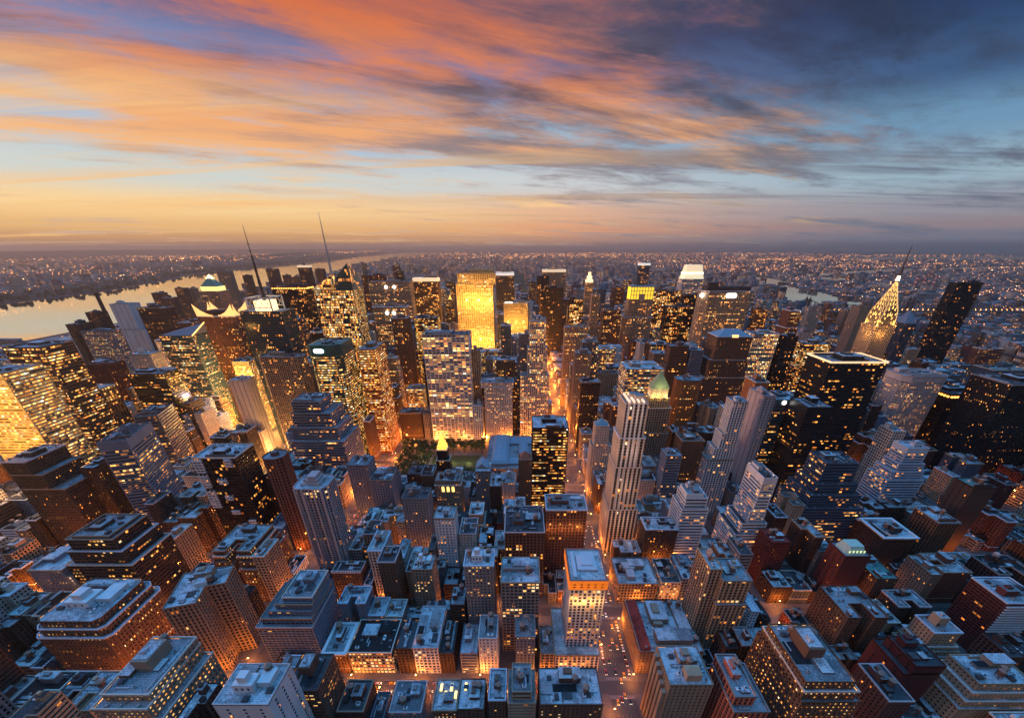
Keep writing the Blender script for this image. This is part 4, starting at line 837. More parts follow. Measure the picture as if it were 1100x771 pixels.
def features(b, root, X0, X1, Y0, Y1, h, w, d, rnd, wm, rm):
    top = b.get('top'); g = b.get
    warm = (1, .56, .18)
    if g('cap'):
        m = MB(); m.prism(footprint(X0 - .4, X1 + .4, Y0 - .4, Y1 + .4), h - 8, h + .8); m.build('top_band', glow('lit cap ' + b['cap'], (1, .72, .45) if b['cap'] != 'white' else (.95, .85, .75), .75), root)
    if g('flood'):
        # floodlights added in mid-air off the south face, with no fixtures
        for k in range(3):
            x = X0 + w * (k + .5) / 3
            for z in ((.28, .72) if b['key'] != 'leftgold' else (.5, .85)):
                l = lampobj(root, (x, Y0 - 34, h * z), 5.2e4 * b['flood'], (1, .50, .09), 2.0)
    if g('topflood'):
        for k in range(4): lampobj(root, (X0 + w * (k + .5) / 4, Y0 - 5, h - 22), 2600, (1, .42, .10), .5)
    if g('uplit'):  # added free-hanging lamps stand in for the orange glow from the avenue
        for z in (48, 92, 136, 176):
            lampobj(root, (0, Y0 - 16, z), 4500, (1, .58, .36), 1.0); lampobj(root, (X0 - 14, -4, z), 4500, (1, .50, .26), 1.0)
    if g('roofglow'): 
        m = MB(); m.box(X0 + 4, X0 + w * .35, Y0 + 2, Y0 + 6, h, h + 3); m.build('lit_sign', glow('roof glow', (1, .8, .5), 9), root)
    if g('rooflamps'):
        for fx in (.42, .62):
            m = MB(); m.tube((X0 + w * fx, Y0 - 1.2, h - 12), (X0 + w * fx, Y0 - 2.2, h - 12), 3.6, n=14); m.build('round_lamp', glow('white lamp', (1, .93, .85), 7), root)
    if g('crownlamps'):
        n = 15
        for side, L in ((0, w), (1, d)):
            for k in range(n if side == 0 else 9):
                t = (k + .5) / (n if side == 0 else 9); m = MB()
                if side == 0: p = (X0 + w * t, Y0 - .8, h - 4)
                else: p = ((X0 - .8) if b['x0'] > 0 else (X1 + .8), Y0 + d * t, h - 4)
                m.box(p[0] - 1.1, p[0] + 1.1, p[1] - 1.1, p[1] + 1.1, p[2] - 1, p[2] + 1.4, bottom=True); m.build('crown_lamp', glow('orange crown lamp', (1, .34, .06), 5), root)
    if g('litrim'):
        m = MB(); q0 = footprint(X0 - 1.2, X1 + 1.2, Y0 - 1.2, Y1 + 1.2); m.prism(q0, h - .2, h + 2.4, 0, cap=False); m.build('lit_rim', glow('rim light', (1, .66, .36), 1.1), root)
    if g('sign') == 'white':
        m = MB(); x = X0 + w * .44
        pts = [(x + 1.5, h - 13), (x + 20, h - 13), (x + 22, h - 11), (x + 22, h - 6), (x + 20, h - 4), (x + 1.5, h - 4), (x - .5, h - 6), (x - .5, h - 11)]
        k = len(m.v); m.v += [(p[0], Y0 - 1.0, p[1]) for p in pts]; m.f.append(tuple(range(8))); m.m.append(0); m.uv.append(tuple((0, 0) for _ in pts))
        m.box(x, x + 21.5, Y0 - .98, Y0 - .1, h - 12.8, h - 4.2, 1); m.build('lit_sign', [glow('white sign', (1, .93, .82), 6), plain('sign box', (.1, .1, .1))], root)
        m = MB(); m.tube((X0 - 2, Y0 + 5, h - 8), (X0 - 3.5, Y0 + 3, h - 8), 4, n=12); m.build('round_lamp', glow('white lamp', (1, .93, .85), 7), root)
        m = MB(); m.box(X0 + 8, X1 - 8, Y0 + 8, Y1 - 8, h - .3, h + 8); m.box(X0 + w * .1, X0 + w * .28, Y0 + 10, Y0 + 24, h + 8, h + 16); m.build('mechanical_penthouse', wall_mat('darkbrown'), root)
    if g('sign') == 'oval':
        m = MB(); cxx, cz = X0 + w * .38, h - 7; pts = []
        for t in range(20):
            a = 2 * math.pi * t / 20; pts.append((cxx + 7.5 * (abs(math.cos(a)) ** .6) * (1 if math.cos(a) > 0 else -1), cz + 3.0 * (abs(math.sin(a)) ** .6) * (1 if math.sin(a) > 0 else -1)))
        m.v += [(p[0], Y0 - .9, p[1]) for p in pts]; m.f.append(tuple(range(20))); m.m.append(0); m.uv.append(tuple((0, 0) for _ in pts)); m.build('lit_sign', glow('oval sign', (.85, .95, 1), 6), root)
        m = MB(); m.prism(footprint(X0 + .3, X1 - .3, Y0 + .3, Y1 - .3, 8), h - 15, h + 1.5, 0, cap=False); m.build('crown_screen', wall_mat('green'), root)
    if g('roundlight'):
        m = MB(); m.tube((X0 + w * .35, Y0 - .3, h - 3), (X0 + w * .35, Y0 - 1, h - 3), 2.6, n=14); m.build('round_lamp', glow('white lamp', (1, .93, .85), 7), root)
        m = MB(); m.prism(footprint(X0 - .3, X1 + .3, Y0 - .3, Y1 + .3), h - 7, h + .9, 0, cap=False); m.build('crown_screen', wall_mat('teal'), root)
    if g('whiteph'):
        m = MB(); m.box(X0 + w * .25, X0 + w * .62, Y0 + d * .3, Y0 + d * .62, h - .3, h + 6); m.box(X0 + w * .35, X0 + w * .52, Y0 + d * .36, Y0 + d * .56, h + 6, h + 11)
        m.box(X0 + w * .64, X0 + w * .88, Y0 + d * .42, Y0 + d * .8, h - .3, h + 4.2)
        for k in range(3): m.box(X0 + w * (.29 + .11 * k), X0 + w * (.29 + .11 * k) + 1.2, Y0 + d * .3 - .08, Y0 + d * .3 - .02, h + 1.5, h + 3.6, 1)
        m.build('white_penthouse', [wall_mat('white'), plain('dark window glass', (.014, .017, .024), .12)], root)
    if g('bigph'):
        m = MB(); m.box(X0 + w * .3, X0 + w * .66, Y0 + d * .38, Y0 + d * .8, h - .3, h + 9); m.build('penthouse', wm, root)
        m = MB(); m.box(X0 + w * .33, X0 + w * .63, Y0 + d * .42, Y0 + d * .76, h + 9.01, h + 9.3); m.box(X0 + w * .4, X0 + w * .5, Y0 + d * .5, Y0 + d * .6, h + 9.3, h + 11.5); m.build('penthouse_roof', roof_mat('silver'), root)
    if g('pinkph'):
        m = MB(); m.box(X0 + w * .25, X0 + w * .45, Y0 + d * .15, Y0 + d * .6, h - .3, h + 4.4); m.box(X0 + w * .18, X0 + w * .5, Y0 + d * .45, Y0 + d * .7, h - .3, h + 5.2); m.build('penthouse', wall_mat('pinkgrey'), root)
    if g('cornice'):
        pts = footprint(X0, X1, Y0, Y1); parapet(root, pts, h - .1, 'white', 1.4, 1.0, 'cornice', wall_mat('white'), 1.6)
    if g('crenels'):
        n = 13
        for k in range(n): x = X0 + (w - 1.2) * k / (n - 1); m = MB(); m.box(x, x + 1.3, Y0 - .5, Y0 + .4, h - .5, h + 2.6); m.build('crenel', wall_mat('white'), root)
    if g('skylights'):
        for k in range(b['skylights']):
            m = MB(); x, y = X0 + w * (.18 + .22 * k), Y0 + d * (.62 - .24 * (k % 2)); m.box(x, x + 1.7, y, y + 5.5, h - .3, h + .8); m.build('skylight', glow('skylight', (1, .72, .22), 2.4), root)
    if g('mansard'):
        m = MB()
        q0 = [(X0 - .3, Y0 - .3), (X0 - .3, Y1 + .3)]; z0, z1 = h - 1.2, h + 4.6
        m.quad((X0 - .5, Y1, z0), (X0 - .5, Y0, z0), (X0 + 9, Y0 + 3, z1), (X0 + 9, Y1 - 3, z1)); m.quad((X0 - .5, Y1, z0), (X0 + 9, Y1 - 3, z1), (X1 - 10, Y1 - 3, z1), (X1 - 10, Y1 + .4, z0))
        m.tri((X0 - .5, Y0, z0), (X0 + 9, Y0 - .02, z0), (X0 + 9, Y0 + 3, z1)); m.quad((X0 + 9, Y0 + 3, z1), (X0 + 9, Y0 + 3, z0), (X0 + 9, Y1 - 3, z0), (X0 + 9, Y1 - 3, z1))
        m.build('mansard_roof', roof_mat('red'), root)
        m = MB(); m.box(X0 + 16, X1 - 8, Y0 + 6, Y0 + 18, h - .3, h + 7); m.box(X0 + 18, X0 + 26, Y0 + 24, Y0 + 32, h - .3, h + 5); m.box(X1 - 14, X1 - 4, Y0 + 18, Y1 - 6, h - .3, h + 4); m.build('roof_storey', [wm], root)
        m = MB(); m.box(X0 + 15.7, X1 - 7.7, Y0 + 5.7, Y0 + 18.3, h + 7.01, h + 7.4); m.box(X1 - 14.2, X1 - 3.8, Y0 + 18.4, Y1 - 5.8, h + 4.01, h + 4.3); m.build('roof_deck', roof_mat('silver'), root)
        tank_parts(root, X1 - 8, Y1 - 12, h + 4, rnd); tank_parts(root, X1 - 14, Y1 - 8, h, rnd)
    if g('dormers'):
        for k in range(5):
            m = MB(); y = Y0 + 1 + k * (d - 4) / 5
            m.box(X0 - 3.2, X0 - .05, y, y + 3.4, 0, h - 10 + k * 2.4); m.build('dormer_bay', wm, root)
        m = MB(); m.box(X0 + w * .4, X0 + w * .75, Y0 + 3, Y0 + 11, h - .3, h + 6); m.quad((X0 + w * .4, Y0 + 3, h + 6.01), (X0 + w * .75, Y0 + 3, h + 6.01), (X0 + w * .68, Y0 + 7, h + 9), (X0 + w * .47, Y0 + 7, h + 9)); m.build('penthouse', wall_mat('beige'), root)
    if g('arched'):
        for k in range(3):
            m = MB(); x = X0 + w * (.3 + .2 * k); pts = [(x - 1.7, h - 15), (x + 1.7, h - 15)] + [(x + 1.7 * math.cos(a), h - 9 + 1.7 * math.sin(a)) for a in [math.pi * t / 8 for t in range(9)]]
            m.v += [(p[0], Y0 - .12, p[1]) for p in pts]; m.f.append(tuple(range(len(pts)))); m.m.append(0); m.uv.append(tuple((0, 0) for _ in pts)); m.build('arched_window', glow('arched window light', (1, .62, .16), 2.2), root)
        parapet(root, footprint(X0, X1, Y0, Y1), h - 6, 'tan', .9, .8, 'cornice', wall_mat('cream'), 1.1)
    if b['style'] == 'blackwhite':
        for fx, wd, tops in ((0, 10, (h - 1, h - 17, h - 19.5, h - 36, h - 39, h - 62)), (.42, 9, (h - 24, h - 31, h - 46, h - 52, h - 66, h - 71)), (.75, 8, (h, h - 10, h - 1, h - 9, h - 80, h - 84))):
            for k in range(3):
                zt, zb = tops[2 * k], tops[2 * k + 1]; m = MB(); xx = X0 + w * fx
                z = zb
                while z < zt - .6:
                    m.box(xx, xx + wd - (k % 2), Y0 - 2.2, Y0 - .1, z, z + 1.1, bottom=True); z += 3.3
                for s_ in (0, .5, 1): m.box(xx + s_ * (wd - 1.6), xx + s_ * (wd - 1.6) + .6, Y0 - 2.0, Y0 - .12, zb, zt)
                m.build('balcony_stack', wall_mat('white'), root)
    if b['style'] == 'balc':
        n = 0
        side = 1 if b['x0'] < 0 else 0
        for j in range(int(h / 3) - 1):
            z = 3 + j * 3.0
            if z < h - 60: continue
            m = MB(); k = 0; x = X0 + 1
            m.box(X0 + 1.2, X1 - 1.2, Y0 - 1.5, Y0 - .02, z, z + .9, bottom=True); m.build('balcony', wall_mat('white' if b['x0'] > 0 else 'bluegrey'), root)
    if b['style'] == 'stripes3':
        for fx in (.08, .30, .62, .85):
            m = MB(); x = X0 + w * fx; m.box(x, x + 1.5, Y0 - .9, Y0 + .5, 0, h + .5); m.build('pier', wall_mat('pinkgrey'), root)
        for fx in (.19, .46, .74):
            m = MB(); m.box(-1.8, 1.8, -.75, 0, 0, .9, bottom=True); me = m.mesh('balcony', [wall_mat('bluegrey')])
            for j in range(int(h / 3.1) - 8, int(h / 3.1) - 40, -1): share(None, 'balcony', me, root, (X0 + w * fx, Y0, 2 + j * 3.1))
    if b['style'] in ('stripes', 'stripes2'):
        n = 4 if b['style'] == 'stripes' else 3
        for k in range(n):
            m = MB(); x = X0 + w * ((.14 + .20 * k) if b['style'] == 'stripes' else (.06 + .14 * k)); m.box(x, x + (1.7 if n == 4 else 2.2), Y0 - 1.3, Y0 + .5, 20 if n == 4 else 0, h + 1.5); m.build('white_fin', wall_mat('white'), root)
    if top == 'fins':
        for k in range(4): m = MB(); x = X0 + w * (.14 + .20 * k); m.box(x, x + 1.7, Y0 - 1.3, Y1 + .8, h + 1.5, h + 3.2, bottom=True); m.build('roof_fin', glow('fin light', (1, .66, .42), .9), root); roof_kit(root, X0 + 2, X1 - 2, Y0 + 2, Y1 - 2, h, rnd, 'grey', 'cream', 1, 0)
    if top == 'steps':
        m = MB()
        for k in range(3): m.box(X0 + w * (.3 + .05 * k), X0 + w * (.75 - .05 * k), Y0 + d * .25 + k, Y0 + d * .75, h + 3.0 * k + (.02 if k else -.3), h + 3.0 * k + 2.6)
        m.build('stepped_penthouse', wall_mat('pinkgrey'), root)
    if top == 'hip':
        m = MB(); a = MB(); m.quad((X0, Y0, h), (X1, Y0, h), (X1 - 16, Y0 + 15, h + 9), (X0 + 16, Y0 + 15, h + 9)); m.quad((X1, Y0, h), (X1, Y1, h), (X1 - 16, Y1 - 15, h + 9), (X1 - 16, Y0 + 15, h + 9)); m.quad((X1, Y1, h), (X0, Y1, h), (X0 + 16, Y1 - 15, h + 9), (X1 - 16, Y1 - 15, h + 9)); m.quad((X0, Y1, h), (X0, Y0, h), (X0 + 16, Y0 + 15, h + 9), (X0 + 16, Y1 - 15, h + 9)); m.quad((X0 + 16, Y0 + 15, h + 9), (X1 - 16, Y0 + 15, h + 9), (X1 - 16, Y1 - 15, h + 9), (X0 + 16, Y1 - 15, h + 9))
        m.build('hipped_roof', plain('blue slate roof', (.20, .30, .36)), root)
        m = MB(); m.box(-5, 5, Y0 - .5, Y0 + 1.5, h - 1, h + 3); m.build('lit_sign', glow('orange lamp', (1, .5, .15), 2.5), root)
    if top in ('pyramid', 'smallpyr', 'pyrred', 'pyramid2'):
        hs = dict(pyramid=22, smallpyr=9, pyrred=9, pyramid2=28)[top]; cols = dict(pyramid=(.30, .36, .20), smallpyr=(.14, .30, .36), pyrred=(.28, .10, .06), pyramid2=(.12, .26, .20))[top]
        zb = h
        if top == 'pyramid':
            m = MB(); m.box(X0 + 3, X1 - 3, Y0 + 3, Y1 - 3, h - .3, h + 13); zb = h + 13
            for k in range(4): x = X0 + 4 + k * (w - 9) / 3; m.box(x, x + 1.2, Y0 + 2.4, Y0 + 3.1, h, h + 13)
            m.build('lantern_storey', wall_mat('cream'), root)
            for k in range(3): lampobj(root, (X0 + 5 + k * (w - 10) / 2, Y0 - 1.5, h + 2), 2600, (1, .66, .2), .4)
            lampobj(root, (X0 - 3, 0, h + 2), 2600, (1, .66, .2), .4)
            b_in = 2.0
        elif top == 'pyramid2':
            m = MB(); m.box(X0 + 6, X1 - 6, Y0 + 6, Y1 - 6, h - .3, h + 12); m.build('lit_storey', glow('crown storey light', (1, .72, .2), 1.6), root); zb = h + 12; b_in = 6
        else: b_in = 1.0
        q = footprint(X0 + b_in, X1 - b_in, Y0 + b_in, Y1 - b_in)
        m = MB(); m.pyramid(q, zb, (0, 0, zb + hs)); m.build('pyramid_roof', plain('roof copper ' + top, cols), root)
        if top == 'pyramid2': m = MB(); m.pyramid(inset(q, 14), zb + hs * .72, (0, 0, zb + hs + 4)); m.build('lit_tip', glow('tip light', (1, .75, .3), 4), root)
        if top == 'pyramid': lampobj(root, (0, Y0 - 6, zb + 4), 5000, (.9, .85, .35), .4)
    if top == 'gable':
        m = MB(); m.quad((X0, Y0, h), (0, Y0, h + 6), (0, Y1, h + 6), (X0, Y1, h)); m.quad((0, Y0, h + 6), (X1, Y0, h), (X1, Y1, h), (0, Y1, h + 6)); m.tri((X0, Y0, h), (X1, Y0, h), (0, Y0, h + 6), 1); m.tri((X1, Y1, h), (X0, Y1, h), (0, Y1, h + 6), 1); m.build('gabled_roof', [plain('blue slate roof', (.20, .30, .36)), wm], root)
    if top == 'goldtier':
        for k, (s_, z0, z1) in enumerate(((.82, 0, 6), (.58, 6, 11), (.34, 11, 16), (.16, 16, 20))):
            m = MB(); m.prism(footprint(-w / 2 * s_, w / 2 * s_, -d / 2 * s_, d / 2 * s_), h + z0, h + z1); 
            for sx in (-1, 1):
                for sy in (-1, 1): m.cone((sx * w / 2 * s_, sy * d / 2 * s_), .9, h + z0, h + z1 + 1.5, 5)
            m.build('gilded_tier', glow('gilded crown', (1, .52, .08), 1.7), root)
    if top == 'goldtip':
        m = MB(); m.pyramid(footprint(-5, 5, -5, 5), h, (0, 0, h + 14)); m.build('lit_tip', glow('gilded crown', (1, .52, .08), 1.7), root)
    if top == 'goldcrown':
        for k, (s_, z0, z1) in enumerate(((.9, 0, 8), (.62, 8, 18), (.34, 18, 28))):
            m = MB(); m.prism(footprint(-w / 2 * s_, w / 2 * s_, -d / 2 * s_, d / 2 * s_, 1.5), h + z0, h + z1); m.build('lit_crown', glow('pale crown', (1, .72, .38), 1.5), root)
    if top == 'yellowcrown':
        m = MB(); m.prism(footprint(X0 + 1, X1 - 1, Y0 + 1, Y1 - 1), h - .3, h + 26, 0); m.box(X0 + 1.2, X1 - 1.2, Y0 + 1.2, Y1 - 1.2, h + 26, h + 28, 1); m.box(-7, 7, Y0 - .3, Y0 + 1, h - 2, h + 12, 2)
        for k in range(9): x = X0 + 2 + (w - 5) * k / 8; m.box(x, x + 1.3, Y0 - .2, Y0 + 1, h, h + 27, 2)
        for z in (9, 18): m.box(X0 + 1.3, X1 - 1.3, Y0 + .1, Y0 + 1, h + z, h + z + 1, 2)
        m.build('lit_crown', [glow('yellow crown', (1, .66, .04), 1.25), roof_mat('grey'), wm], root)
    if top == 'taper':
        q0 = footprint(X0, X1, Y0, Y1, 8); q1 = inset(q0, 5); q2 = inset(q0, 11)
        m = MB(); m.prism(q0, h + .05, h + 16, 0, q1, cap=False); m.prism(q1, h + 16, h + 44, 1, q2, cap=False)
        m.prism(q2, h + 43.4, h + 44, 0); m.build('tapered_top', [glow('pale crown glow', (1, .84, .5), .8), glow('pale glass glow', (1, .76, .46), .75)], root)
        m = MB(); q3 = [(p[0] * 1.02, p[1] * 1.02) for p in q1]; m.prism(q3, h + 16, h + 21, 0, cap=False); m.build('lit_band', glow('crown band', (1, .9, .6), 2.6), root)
    if top == 'conde':
        s_ = 19; z = h; m = MB()
        for sx in (-1, 1):
            for sy in (-1, 1): m.box(sx * s_ - .8, sx * s_ + .8, sy * s_ - .8, sy * s_ + .8, z - .3, z + 20)
        for sx in (-1, 1):
            m.box(-s_, s_, sx * s_ - .6, sx * s_ + .6, z + 19, z + 20.4, bottom=True); m.box(-s_, s_, sx * s_ - .5, sx * s_ + .5, z + 5, z + 6, bottom=True); m.box(sx * s_ - .6, sx * s_ + .6, -s_, s_, z + 19, z + 20.4, bottom=True)
            for k in range(4): m.tube((-s_ + k * s_ / 2, sx * s_, z + 5), (-s_ + (k + 1) * s_ / 2, sx * s_, z + 19), .35, n=4); m.tube((-s_ + (k + 1) * s_ / 2, sx * s_, z + 5), (-s_ + k * s_ / 2, sx * s_, z + 19), .35, n=4)
        m.build('sign_frame', plain('white steel', (.75, .72, .68)), root)
        m = MB(); m.box(-12, 12, -12, 12, z - .3, z + 15); m.build('lit_core', glow('frame core', (1, .68, .3), 2.2), root)
        m = MB(); zz = z + 15; m.tube((0, 0, zz), (0, 0, zz + 30), 3.2, 2.2, 8); m.tube((0, 0, zz + 30), (0, 0, zz + 64), 2.0, 1.2, 8); m.tube((0, 0, zz + 64), (0, 0, 348), .7, .3, 6)
        for k in range(9): m.tube((0, 0, zz + 6 + k * 9), (0, 0, zz + 6.8 + k * 9), 3.8 - k * .3, n=8)
        m.build('antenna_mast', plain('mast steel', (.06, .05, .05)), root)
    if top == 'crystal':
        m = MB(); zl, zr = h + 4, h + 30
        q = footprint(X0, X1, Y0, Y1, 6); pk = (X1 - 14, 2)
        A = [(X0 + 4, Y0 + 3), (4, Y0 + 1), (4, Y1 - 4), (X0 + 4, Y1 - 4)]
        # two shards of glass: the left one slants up to the right, the right one is the tall wedge
        U = lambda a, c, e=0: ((e, 0), (e + a, 0), (e + a, c), (e, c * .6))
        m.quad((X0, Y0, h - .3), (5, Y0, h - .3), (5, Y0 + 5, h + 24), (X0 + 3, Y0 + 5, h + 6), 0, U(16, 6)); m.quad((5, Y0 + 5, h + 24), (5, Y1 - 5, h + 24), (X0 + 3, Y1 - 5, h + 6), (X0 + 3, Y0 + 5, h + 6), 1); m.quad((X0, Y1, h - .3), (X0, Y0, h - .3), (X0 + 3, Y0 + 5, h + 6), (X0 + 3, Y1 - 5, h + 6), 0, U(16, 3, 40)); m.quad((5, Y1, h - .3), (X0, Y1, h - .3), (X0 + 3, Y1 - 5, h + 6), (5, Y1 - 5, h + 24), 0, U(16, 6, 80)); m.quad((5, Y0, h - .3), (5, Y1, h - .3), (5, Y1 - 5, h + 24), (5, Y0 + 5, h + 24), 1)
        m.build('crystal_shard', [glass_mat(6, 1.0, 'gold'), plain('pale glass roof', (.42, .34, .28), .25)], root)
        m = MB(); m.quad((5.1, Y0, h - .3), (X1, Y0, h - .3), (X1 - 5, Y0 + 8, h + 38), (7, Y0 + 8, h + 20), 0, U(14, 9, 200)); m.quad((X1, Y0, h - .3), (X1, Y1, h - .3), (X1 - 5, Y1 - 8, h + 26), (X1 - 5, Y0 + 8, h + 38), 0, U(20, 8, 240)); m.quad((7, Y0 + 8, h + 20), (X1 - 5, Y0 + 8, h + 38), (X1 - 5, Y1 - 8, h + 26), (7, Y1 - 8, h + 14), 1); m.quad((X1, Y1, h - .3), (5.1, Y1, h - .3), (7, Y1 - 8, h + 14), (X1 - 5, Y1 - 8, h + 26), 0, U(14, 8, 300))
        m.build('crystal_shard', [glass_mat(3, .8, 'green'), plain('teal glass roof', (.12, .2, .2), .25)], root)
        m = MB(); m.tube((-8, 4, h), (-8, 4, h + 62), 2.4, 1.3, 6)
        for k in range(14): m.tube((-8 + (2.2 - k * .1), 4, h + 10 + k * 4), (-8 - (2.2 - k * .1), 4, h + 13 + k * 4), .3, n=4)
        m.tube((-8, 4, h + 62), (-8, 4, 366), 1.2, .2, 6); m.build('spire', plain('pale steel', (.5, .46, .42)), root)
    if top == 'astor':
        for (p, u, n, L) in face_list(footprint(X0 - .5, X1 + .5, Y0 - .5, Y1 + .5)):
            K = 14
            for half in (0, 1):
                m = MB()
                for k in range(K // 2 - 1):
                    s0, s1 = (k / K, (k + 1) / K) if half == 0 else (1 - (k + 1) / K, 1 - k / K)
                    hs = [h + 2 + 20 * abs(2 * t - 1) ** 2.2 for t in (s0, s1)]
                    o = [2.2 * (abs(2 * t - 1) ** 2) for t in (s0, s1)]
                    A = [(p[0] + u[0] * t * L + n[0] * q, p[1] + u[1] * t * L + n[1] * q) for t, q in zip((s0, s1), o)]; B2 = [(p[0] + u[0] * t * L - n[0] * .6, p[1] + u[1] * t * L - n[1] * .6) for t in (s0, s1)]
                    m.quad((*B2[0], h - 1), (*B2[1], h - 1), (*A[1], hs[1]), (*A[0], hs[0])); m.quad((B2[1][0] - n[0] * .5, B2[1][1] - n[1] * .5, h - 1), (B2[0][0] - n[0] * .5, B2[0][1] - n[1] * .5, h - 1), (*A[0], hs[0]), (*A[1], hs[1]))
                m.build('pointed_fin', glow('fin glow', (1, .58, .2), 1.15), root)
        m = MB(); m.box(X0 + 12, X1 - 12, Y0 + 8, Y1 - 8, h - .3, h + 9); m.build('mechanical_penthouse', wall_mat('darkbrown'), root)
    if top in ('wedge', 'wedge2'):
        z1 = h + (16 if top == 'wedge' else 24); m = MB()
        m.quad((X0, Y0, h - .3), (X1, Y0, h - .3), (X1 + 0, Y1, z1), (X0, Y1, h + 2)); m.quad((X1, Y0, h - .3), (X1, Y1, h - .3), (X1, Y1, z1), (X1, Y0, h - .28)); m.quad((X1, Y1, h - .3), (X0, Y1, h - .3), (X0, Y1, h + 2), (X1, Y1, z1)); m.tri((X0, Y1, h - .3), (X0, Y0, h - .3), (X0, Y1, h + 2)); m.build('slanting_roof', plain('slate wedge', (.16, .16, .18)), root)
        if top == 'wedge':
            m = MB(); m.tube((X1 + .3, Y0, h), (X1 + .3, Y1, z1 + .4), .8, n=6); m.build('lit_edge', glow('orange edge light', (1, .45, .1), 4), root)
    if top == 'orangetop':
        m = MB(); zt = h + .3
        og = glow('orange storey', (1, .22, .015), .62)  # walls emit: the floodlit orange is put into the storey as glow
        m.prism(footprint(X0 - 1, X1 + 1, Y0 - 1, Y1 + 1), h - 8, h + .9, 0, cap=False); q = footprint(X0 - 1, X1 + 1, Y0 - 1, Y1 + 1); r = footprint(X0 + .6, X1 - .6, Y0 + .6, Y1 - .6)
        for i in range(4): m.quad((*q[i], h + .9), (*q[(i + 1) % 4], h + .9), (*r[(i + 1) % 4], h + .9), (*r[i], h + .9), 1)
        for k in range(5):
            x = X0 + 2.2 + (w - 6.4) * k / 4
            for z in (h - 3.2, h - 6.0): m.box(x, x + 2.0, Y0 - 1.1, Y0 - 1.02, z, z + 1.0, 2)
        m.build('orange_storey', [og, plain('red coping', (.35, .12, .08)), plain('dark window glass', (.014, .017, .024), .12)], root)
        m = MB(); m.box(X0 + w * .25, X0 + w * .8, Y0 + d * .3, Y0 + d * .8, h, h + 1.6); m.box(X0 + w * .35, X0 + w * .7, Y0 + d * .42, Y0 + d * .7, h + 1.6, h + 2.6); m.box(X0 + w * .1, X0 + w * .2, Y0 + d * .1, Y0 + d * .9, h, h + 1.2); m.build('roof_machinery', plain('pale machinery', (.6, .58, .6)), root)
        for k in range(4): lampobj(root, (X0 + w * (k + .5) / 4, Y0 - 4.5, h - 22), 2200, (1, .45, .12), .5)
    if top == 'pavilion':
        m = MB(); q = footprint(X0 + 2, X1 - 2, Y0 + 2, Y1 - 2, 3); m.prism(q, h - .3, h + 8, 0, inset(q, 3.5)); m.build('roof_pavilion', plain('pale green copper', (.5, .62, .48)), root)
        for k in range(5):
            m = MB(); x = -w * .28 + k * w * .14; m.box(x - .6, x + .6, Y0 + 3.0, Y0 + 3.2, h + 2, h + 4.5); m.build('pavilion_window', glow('pavilion light', (.9, 1, .45), 1.0), root)
# ---------------------------------------------------------------- the setting
build_table()
def sheet(name, polys, z, mat):
    m = MB()
    for p in polys:
        k = len(m.v); m.v += [(q[0], q[1], z) for q in p]; m.f.append(tuple(range(k, k + len(p)))); m.m.append(0); m.uv.append(tuple((0, 0) for _ in p))
    o = m.build(name, mat); struct(o); return o
def rect(x0, x1, y0, y1): return [(x0, y0), (x1, y0), (x1, y1), (x0, y1)]
def ground_b(N):
    g = N.n('ShaderNodeNewGeometry').outputs['Position']; n = N.noise(g, .0016, 6, .6); f = N.noise(g, .02, 5, .7)
    return principled(N, N.mix(n, N.mix(f, (.022, .026, .022), (.05, .048, .045)), N.mix(f, (.035, .035, .036), (.075, .068, .062))), .9)
sheet('ground', [rect(-90000, 90000, -3000, 100000)], 0, pmat('dark ground', ground_b))
def road_b(N):
    g = N.n('ShaderNodeNewGeometry').outputs['Position']; n = N.noise(g, .05, 5, .7); f = N.noise(g, 1.3, 4, .7)
    return principled(N, N.mix(N.m('ADD', N.m('MULTIPLY', n, .7), N.m('MULTIPLY', f, .3)), (.03, .03, .031), (.085, .082, .08)), .55)
asphalt = pmat('asphalt', road_b)
sheet('roads', [rect(-1930, 1330, 0, 6200)], .03, asphalt)
bway = MB()
bway.quad((broadway(60) - 11, 60, .05), (broadway(60) + 11, 60, .05), (broadway(1900) + 11, 1900, .05), (broadway(1900) - 11, 1900, .05)); struct(bway.build('broadway', asphalt))
# pavements: one raised slab per block, with a real kerb
pv = MB()
xs_ = [(a[0] + a[1] - 4.5, b[0] - b[1] + 4.5) for a, b in zip(AVES[:-1], AVES[1:])]
for n in range(34, 58):
    ya, yb = street(n) + 5.5, street(n + 1) - 5.5
    for xa, xb in xs_:
        if n in (40, 41) and xa > -230 and xb < 90: continue
        l0, l1 = broadway(ya), broadway(yb)
        if xa < l0 - 11 and xb > l0 + 11 and xa < l1 - 11 and xb > l1 + 11:
            for q in ([(xa, ya), (l0 - 9, ya), (l1 - 9, yb), (xa, yb)], [(l0 + 9, ya), (xb, ya), (xb, yb), (l1 + 9, yb)]): pv.prism(q, 0, .18)
        else: pv.prism([(xa, ya), (xb, ya), (xb, yb), (xa, yb)], 0, .18)
pv.prism([(-207, street(40) + 6), (66, street(40) + 6), (66, street(42) - 8), (-207, street(42) - 8)], 0, .18)
struct(pv.build('pavement', plain('pavement concrete', (.11, .105, .10), .8)))
